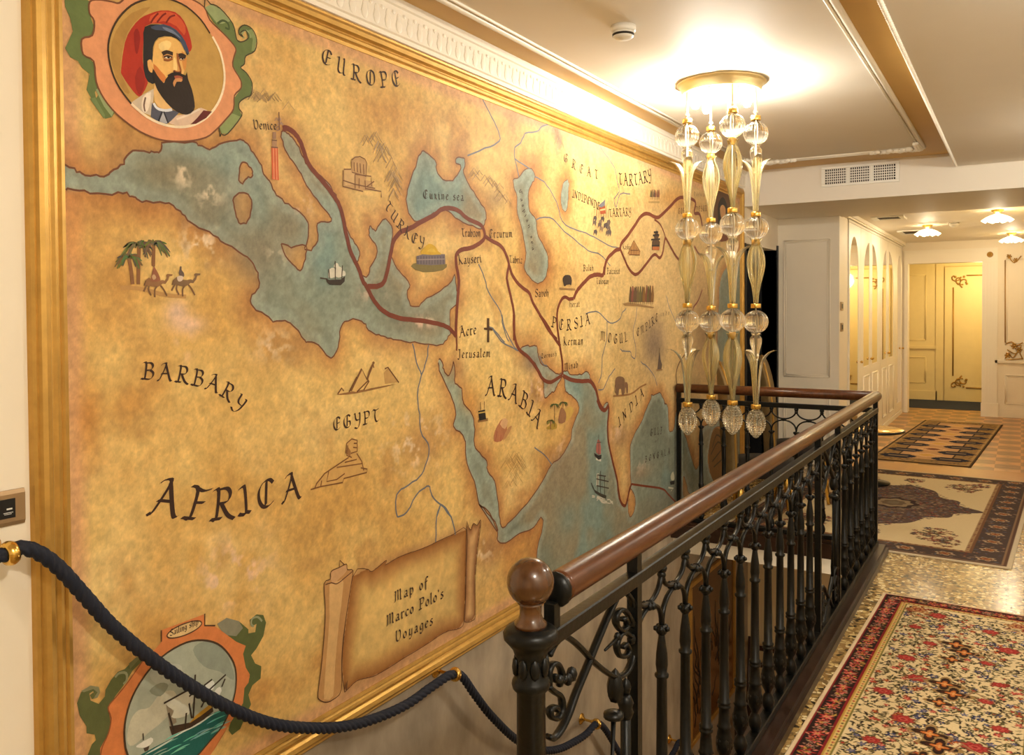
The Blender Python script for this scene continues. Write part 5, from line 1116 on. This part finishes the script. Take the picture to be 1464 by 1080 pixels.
# ---- brass side table
p=U(1251,615,Z=.5)
tb=root('side_table',(p[0]-.03,p[1],.0105),'small round side table with brass top behind the railing corner','side table')
m=MB(); m.lathe([(0,.5),(.27,.5),(.275,.495),(.27,.488),(0,.488)],36); m.build('table_top','brass',tb,False)
m=MB(); m.lathe([(.276,.498),(.282,.494),(.282,.478),(.26,.474),(.26,.484),(.27,.486)],36); m.build('rim','black_plastic',tb,False)
m=MB(); m.lathe([(.16,.004),(.16,.012),(.03,.03),(.02,.06),(.02,.44),(.05,.476)],24); m.build('pedestal','iron',tb,False)
# ---- lower storey picture and chair
ya,yb=6.3,7.42; za,zb=-1.76,-.55
pc=root('wall_picture',(WX,(ya+yb)/2,za),'dark brown branch painting in thin gold frame on the lower stair wall','picture')
m=MB(); m.box(WX+.003,WX+.016,ya,yb,za,zb); cvv=m.build('canvas','panel_brown',pc)
m=MB()
for i in range(34):
    y=rng.uniform(ya+.08,yb-.1); z=za+rng.uniform(.04,.55); a=rng.uniform(.6,2.2); L=rng.uniform(.15,.5); pts=[(WX+.0175,min(max(y+L*t*math.cos(a)+.03*math.sin(6*t),ya+.03),yb-.03),min(z+L*t*math.sin(a),zb-.03)) for t in (0,.33,.66,1)]
    m.tube(pts,[.012,.009,.006,.003],5,(1,0,0),.15,1)
m.build('branches','branch_dark',cvv)
m=MB()
for a,b,c_,d in ((ya-.04,yb+.04,zb,zb+.04),(ya-.04,yb+.04,za-.04,za),(ya-.04,ya,za,zb),(yb,yb+.04,za,zb)): m.bbox(WX+.002,WX+.03,a,b,c_,d,.005)
m.build('frame','gold',pc)
p=U(1080,960,Y=7.5)
c_=root('wooden_chair',(max(p[0],-1.93),7.5,LF),'dark ladder-back wooden chair on the lower floor seen between balusters','chair')
m=MB(); m.bbox(-.21,.21,-.2,.2,.44,.475,.008); m.build('seat','dark_chair_wood',c_,False)
for sx in (-1,1):
    m=MB(); m.tube([(sx*.19,-.18,.44),(sx*.2,-.19,0)],[.02,.014],8); m.build('leg','dark_chair_wood',c_,False)
    m=MB(); m.tube([(sx*.19,.18,0),(sx*.19,.18,.46),(sx*.19,.22,1.06)],[.016,.02,.014],8); m.build('back_post','dark_chair_wood',c_,False)
for z in (.68,.82,.97): m=MB(); m.bbox(-.18,.18,.195+.04*(z-.5),.21+.04*(z-.5),z-.022,z+.022,.004); m.build('back_slat','dark_chair_wood',c_,False)
# ================================================================== RUGS  (woven pattern computed on a fine pile grid)
class Rug:
    def __init__(s,w,l,d):
        s.w,s.l=w,l; s.nx,s.ny=int(w/d)+1,int(l/d)+1
        s.x=np.linspace(-w/2,w/2,s.nx); s.y=np.linspace(0,l,s.ny); s.X,s.Y=np.meshgrid(s.x,s.y); s.c=np.zeros((s.ny,s.nx,3))
        s.e=np.minimum(np.minimum(s.X+w/2,w/2-s.X),np.minimum(s.Y,l-s.Y))
    def fill(s,m,col): s.c[m]=c3(*col)
    def win(s,x,y,r):
        i0,i1=np.searchsorted(s.x,[x-r,x+r]); j0,j1=np.searchsorted(s.y,[y-r,y+r]); return slice(j0,j1),slice(i0,i1)
    def flower(s,x,y,r,cols,n=6,rot=0,depth=.28,asp=1):
        w=s.win(x,y,r*1.4); dx=s.X[w]-x; dy=(s.Y[w]-y)/asp; d=np.hypot(dx,dy); a=np.arctan2(dy,dx)+rot
        R=r*(1-depth+depth*np.cos(n*a))
        for k,c in enumerate(cols): m=d<R*(1-k/len(cols)); q=s.c[w]; q[m]=c3(*c); s.c[w]=q
    def leaf(s,x,y,L,wd,a,col):
        w=s.win(x,y,L); dx=s.X[w]-x; dy=s.Y[w]-y; u=dx*math.cos(a)+dy*math.sin(a); v=-dx*math.sin(a)+dy*math.cos(a)
        m=(np.abs(u)<L/2)&(np.abs(v)<wd/2*(1-(2*u/L)**2)); q=s.c[w]; q[m]=c3(*col); s.c[w]=q
    def vine(s,pts,wd,col):
        for (a,b),(c,d) in zip(pts,pts[1:]):
            L=math.hypot(c-a,d-b); w=s.win((a+c)/2,(b+d)/2,L/2+wd); x=s.X[w]-a; y=s.Y[w]-b; ex,ey=c-a,d-b; t=np.clip((x*ex+y*ey)/(L*L+1e-9),0,1)
            m=np.hypot(x-t*ex,y-t*ey)<wd/2; q=s.c[w]; q[m]=c3(*col); s.c[w]=q
    def diamond(s,x,y,rx,ry,col,steps=0):
        w=s.win(x,y,max(rx,ry)*1.05); dx=np.abs(s.X[w]-x)/rx; dy=np.abs(s.Y[w]-y)/ry
        if steps: dx=np.ceil(dx*steps)/steps; 
        m=dx+dy<1+(.5/steps if steps else 0); q=s.c[w]; q[m]=c3(*col); s.c[w]=q
    def build(s,name,mtx,z,label,group=None,th=.008,cols=('pile',)):
        ripple=.0012*np.sin(s.Y*9)*np.sin(s.X*7)
        top=np.stack([s.X.ravel(),s.Y.ravel(),(th+ripple).ravel()],1); bot=top[[0,s.nx-1,s.nx*s.ny-1,s.nx*(s.ny-1)]].copy(); bot[:,2]=.001
        ring=[i for i in range(s.nx)]+[s.nx*(j+1)-1 for j in range(1,s.ny)]+[s.nx*s.ny-1-i for i in range(1,s.nx)]+[s.nx*(s.ny-1-j) for j in range(1,s.ny-1)]
        sk=top[ring].copy(); sk[:,2]=.001
        allv=np.concatenate([top,sk]); o=len(top); idx=np.arange(o).reshape(s.ny,s.nx)
        q=np.stack([idx[:-1,:-1],idx[:-1,1:],idx[1:,1:],idx[1:,:-1]],-1).reshape(-1,4)
        n=len(ring); rg=np.array(ring); k=np.arange(n); k2=(k+1)%n
        q2=np.stack([rg[k],o+k,o+k2,rg[k2]],-1); q=np.concatenate([q,q2])
        me=bpy.data.meshes.new(name); me.vertices.add(len(allv)); me.vertices.foreach_set('co',allv.astype(np.float32).ravel())
        me.loops.add(q.size); me.loops.foreach_set('vertex_index',q.astype(np.int32).ravel()); me.polygons.add(len(q)); me.polygons.foreach_set('loop_start',(np.arange(len(q))*4).astype(np.int32)); me.polygons.foreach_set('loop_total',np.full(len(q),4,np.int32))
        me.update(calc_edges=True)
        c=np.concatenate([s.c.reshape(-1,3),s.c.reshape(-1,3)[ring]]); a=me.attributes.new('paint','FLOAT_COLOR','POINT'); a.data.foreach_set('color',np.concatenate([s2l(c),np.ones((len(c),1))],1).astype(np.float32).ravel())
        me.materials.append(MATS['rug_pile']); o_=bpy.data.objects.new(name,me); COL.objects.link(o_); o_.matrix_world=mtx; tag(o_,label,'rug',group); return o_
def place(p_corner,xdir): # matrix with local x along xdir (unit, horizontal), local y perpendicular
    a=math.atan2(xdir[1],xdir[0]); return Matrix.Translation((p_corner[0],p_corner[1],.0))@Matrix.Rotation(a,4,'Z')
RED=(164,52,46);RED2=(124,34,36);NVY=(40,40,66);CRM=(216,195,152);OLV=(88,80,48);DK=(44,30,26);PNK=(206,120,100);GLD=(178,142,66);BLU=(66,72,110);ORG=(190,108,50)
# runner in the foreground
a=U(1126,1080,Z=0); b=U(1263,849.4,Z=0); c=U(1464,885,Z=0)
wdt=.86; r=Rug(wdt,2.7,.0036); e=r.e
r.fill(e>=-1,(214,192,156)); r.fill(e>.016,RED2); r.fill(e>.024,DK); r.fill(e>.1,RED2); r.fill(e>.112,GLD); r.fill(e>.117,(206,176,110)); r.fill(e>.136,(120,110,56)); r.fill(e>.141,CRM)
def along(off,step):
    W_,L_=wdt,2.7; out=[]; y=.08
    while y<L_-.05: out+=[(-W_/2+off,y,0),(W_/2-off,y,0)]; y+=step
    x=-W_/2+.1
    while x<W_/2-.06: out+=[(x,off,1),(x,L_-off,1)]; x+=step
    return out
for i,(x,y,h) in enumerate(along(.062,.052)):
    k=(i//2)%3
    if k==0: r.flower(x,y,.034,[RED2,RED,PNK,GLD],6,rng.rand())
    elif k==1: r.flower(x,y,.028,[(150,110,90),DK,(168,130,108),RED],5,rng.rand())
    else: r.flower(x,y,.03,[PNK,RED,DK,ORG],7,rng.rand())
    for q in range(5): r.leaf(x+rng.uniform(-.034,.034),y+rng.uniform(-.03,.03),.024,.009,rng.uniform(0,3.1),[GLD,(150,126,96),PNK,OLV][rng.randint(4)])
for i,(x,y,h) in enumerate(along(.127,.024)): r.flower(x,y,.0075,[RED if i//2%2 else OLV],4)
x0,x1=-wdt/2+.15,wdt/2-.15
for i in range(4200):
    x,y=rng.uniform(x0,x1),rng.uniform(.16,2.54); r.leaf(x,y,rng.uniform(.018,.038),rng.uniform(.006,.0105),rng.uniform(0,6.3),[OLV,DK,(70,62,44),(98,90,60),(112,96,66)][rng.randint(5)])
for i in range(90):
    x,y=rng.uniform(x0,x1),rng.uniform(.16,2.54); an=rng.uniform(0,6.3); pts=[(x+.03*k*math.cos(an+.25*k),y+.03*k*math.sin(an+.25*k)) for k in range(4)]; pts=[(min(max(p,x0),x1),min(max(q,.15),2.55)) for p,q in pts]; r.vine(pts,.0042,OLV)
for i in range(420):
    x,y=rng.uniform(x0,x1),rng.uniform(.17,2.53); r.flower(x,y,rng.uniform(.012,.02),[[RED,PNK],[BLU,(128,118,130)],[NVY,BLU,GLD],[RED2,ORG],[(110,100,60),RED]][rng.randint(5)],5,rng.rand())
for j in range(12):
    for sx in (-1,1):
        y=.18+.215*j+(0 if sx>0 else .11)
        if y<2.52: x=sx*(.13+.07*(j%2)); r.flower(x+rng.uniform(-.02,.02),y+rng.uniform(-.02,.02),rng.uniform(.034,.056),[(120,60,44),(170,62,56),(150,40,40),(186,84,72),(140,36,36)],8,rng.rand(),.12,.8); r.flower(x+.07*(-sx),y+.06,.026,[NVY,BLU,CRM],5,rng.rand())
for j in range(5):
    y=2.7-.62-.5*j
    for dy in (.0,.085,.2): 
        r.flower(0+(.03 if dy==.085 else -.01),y-dy*1.0,.08 if dy!=.2 else .06,[(150,120,76),DK,(64,36,26),ORG,(206,150,90)],4,0,.3)
    r.vine([(-.16,y-.04),(-.1,y+.02),(-.06,y-.06),(-.14,y-.12)],.007,(150,112,80)); r.vine([(.16,y-.08),(.1,y-.02),(.07,y-.1),(.15,y-.16)],.007,(150,112,80))
for sx in (-1,1):   # corner arabesques
    for k in range(30): r.leaf(sx*(x1-rng.uniform(0,.11)),2.55-rng.uniform(0,.16),.04,.012,rng.uniform(0,3),[(156,100,60),(176,130,80),RED2,(140,110,70)][rng.randint(4)])
    r.flower(sx*(x1-.05),2.5,.05,[(150,96,60),(190,140,90),RED2,(176,130,84)],6,0,.15)
r.fill(e<.141,(0,0,0)) if False else None
dn=Vector((-math.sin(.03),-math.cos(.03),0)); d=Vector((-dn.y,dn.x,0))
o=Vector((b[0],b[1],0))+d*(wdt/2)+dn*2.7
r.build('runner_rug',place(o,d),0,'red-bordered floral runner rug with cream field in the foreground beside the railing')
# medallion rug
p=[U(x,y,Z=0) for x,y in ((1252,792),(1442,822),(1457,691),(1252,674))]
L2=3.08; W2=1.86; r=Rug(W2,L2,.0062); e=r.e
BK=(80,66,62)
r.fill(e>=-1,(206,190,160)); r.fill(e>.03,(96,70,58)); r.fill(e>.045,(140,112,84)); r.fill(e>.06,BK); r.fill(e>.24,(120,84,60)); r.fill(e>.255,(170,140,100)); r.fill(e>.285,CRM)
def border2(off,step):
    out=[]; y=.15
    while y<L2-.1: out+=[(-W2/2+off,y),(W2/2-off,y)]; y+=step
    x=-W2/2+.3
    while x<W2/2-.2: out+=[(x,off),(x,L2-off)]; x+=step
    return out
for i in range(2600):
    x,y=rng.uniform(-W2/2,W2/2),rng.uniform(0,L2); ee=min(x+W2/2,W2/2-x,y,L2-y)
    if .07<ee<.235: r.leaf(x,y,rng.uniform(.02,.045),.011,rng.uniform(0,6.3),[(142,118,96),(110,66,60),(90,96,110),(166,140,112),(120,92,64)][rng.randint(5)])
for i,(x,y) in enumerate(border2(.15,.235)): r.flower(x,y,.062,[(190,164,130),(104,66,52),(176,120,70),(120,50,46)],6,.2,.15,.8)
for i,(x,y) in enumerate(border2(.27,.045)): r.flower(x,y,.014,[(110,60,50),(190,150,100)],4)
# centre medallion and sprays
cy=L2/2; M=(np.abs(r.X)/.62+np.abs(r.Y-cy)/.92); ang=np.arctan2(r.Y-cy,r.X)
mm=M<(1+.07*np.cos(10*ang)); r.fill(mm&(e>.285),(92,74,68)); r.fill((M<.45),(112,94,78))
def spray(x,y,rad,n,k=.7):
    for i in range(n):
        q=rng.rand()**.6*rad; t=rng.uniform(0,6.3); r.flower(x+q*math.cos(t)*k,y+q*math.sin(t),rng.uniform(.014,.028),[[(118,52,52),(170,110,90)],[(70,60,66),(120,110,110)],[(98,84,62)],[(140,100,70),(110,50,50)]][rng.randint(4)],5,rng.rand())
for i in range(2600):
    x,y=rng.uniform(-.6,.6),rng.uniform(cy-.9,cy+.9)
    if abs(x)/.62+abs(y-cy)/.92<1.03: r.flower(x,y,rng.uniform(.010,.018),[[(150,128,104)],[(112,46,50),(160,110,90)],[(96,96,104)],[(132,104,76)],[(60,46,48)]][rng.randint(5)],5,rng.rand())
r.flower(0,cy,.2,[(60,46,46),(150,130,100),(110,92,72),(120,106,84)],8,0,.08,1.1)
for sx in (-1,1):
    for sy in (-1,1): spray(sx*.42,cy+sy*.92,.2,90); spray(sx*.52,cy+sy*1.1,.12,40)
spray(0,cy+1.06,.12,40); spray(0,cy-1.06,.12,40)
d=Vector((math.cos(.05),-math.sin(.05),0)); br=Vector((-.045,5.99,0)); o=br-d*(W2/2)
r.build('medallion_rug',place(o,d),0,'cream medallion rug with dark floral border on the terrazzo beyond the railing corner')
# tribal rug on the parquet
p=[U(x,y,Z=0) for x,y in ((1256,655),(1388,670),(1441,608),(1330,599))]
W3=.97; L3=3.75; r=Rug(W3,L3,.009); e=r.e
BRN=(178,140,100)
r.fill(e>=-1,(70,54,40)); r.fill(e>.02,(160,130,84)); r.fill(e>.05,(136,108,70)); r.fill(e>.21,(60,46,40)); r.fill(e>.23,BRN)
for i in range(900):
    x,y=rng.uniform(-W3/2,W3/2),rng.uniform(0,L3); ee=min(x+W3/2,W3/2-x,y,L3-y)
    if .05<ee<.21: r.diamond(x,y,.018,.018,[(176,140,70),(90,66,46),(150,116,66),(66,58,50)][rng.randint(4)])
nv=(34,36,54); k=0; y=.35
while y<L3-.3:
    r.diamond(0,y+.19,.17,.16,(200,160,118),6); r.diamond(0,y+.19,.1,.09,(112,70,56) if k%2 else (190,150,84),4)
    for sx in (-1,1):
        w=r.win(sx*.27,y,.2); dx=np.abs(r.X[w]-sx*(W3/2-.23)); dy=np.abs(r.Y[w]-y); m_=(dx+np.ceil(dy*40)/40*.9<.22)&(dy<.125); q=r.c[w]; q[m_]=c3(*nv); r.c[w]=q
        m_=(dx<.1)&(dy<.03); q=r.c[w]; q[m_]=c3(120,104,84); r.c[w]=q
    y+=.46; k+=1
d=Vector((math.cos(.058),-math.sin(.058),0)); br=Vector((p[1][0],9.66,0)); o=br-d*(W3/2)
r.build('tribal_rug',place(o,d),0,'brown geometric rug with navy motifs on the parquet in front of the far doorway')
# ================================================================== LIGHT
def point(name,loc,w,col=(1,.84,.6),rad=.05):
    l=bpy.data.lights.new(name,'POINT'); l.energy=w; l.color=col; l.shadow_soft_size=rad; o=bpy.data.objects.new(name,l); COL.objects.link(o); o.location=loc; return o
WARM=(1,.945,.83)
for b in bulbs: point('chandelier_light',(b[0],b[1],b[2]-.035),CH_W,WARM,.03)
for l in lamps: point('corridor_light',(l[0],l[1],l[2]),CO_W,(1,.85,.6),.06)
point('vestibule_light',(-.5,15.6,2.1),VE_W,(1,.78,.38),.15)
# unseen ceiling lamps, added to the hall to light the foreground
for k,(x,y) in enumerate(((.75,.4),(.75,3.2),(.75,6.2))):
    l=root('ceiling_lamp',(x,y,2.76),['flower glass ceiling lamp on the soffit at the near end of the hall','flower glass ceiling lamp on the soffit to the right of the runner rug','flower glass ceiling lamp on the soffit near the beam'][k],'ceiling lamp','flower glass ceiling lamps of the hall')
    m=MB(); m.lathe([(.06,0),(.06,-.012),(.03,-.03),(.02,-.05)],20); m.build('base','brass',l,False)
    m=MB(); m.lathe([(.03,-.045),(.06,-.06),(.1,-.085),(.135,-.12)],28); m.build('glass_shade','lamp_shade',l,False)
    m=MB(); m.sphere((0,0,-.095),.035,12); m.build('bulb','lamp_glow',l,False)
    point('hall_light',(x,y,2.6),HL_W[k],WARM,.08)
point('lower_light',(-.4,5.2,-.7),LO_W,(1,.84,.6),.15)
w=bpy.data.worlds.new('world'); sc.world=w; w.use_nodes=True; w.node_tree.nodes['Background'].inputs['Color'].default_value=(1,.9,.75,1); w.node_tree.nodes['Background'].inputs['Strength'].default_value=.05
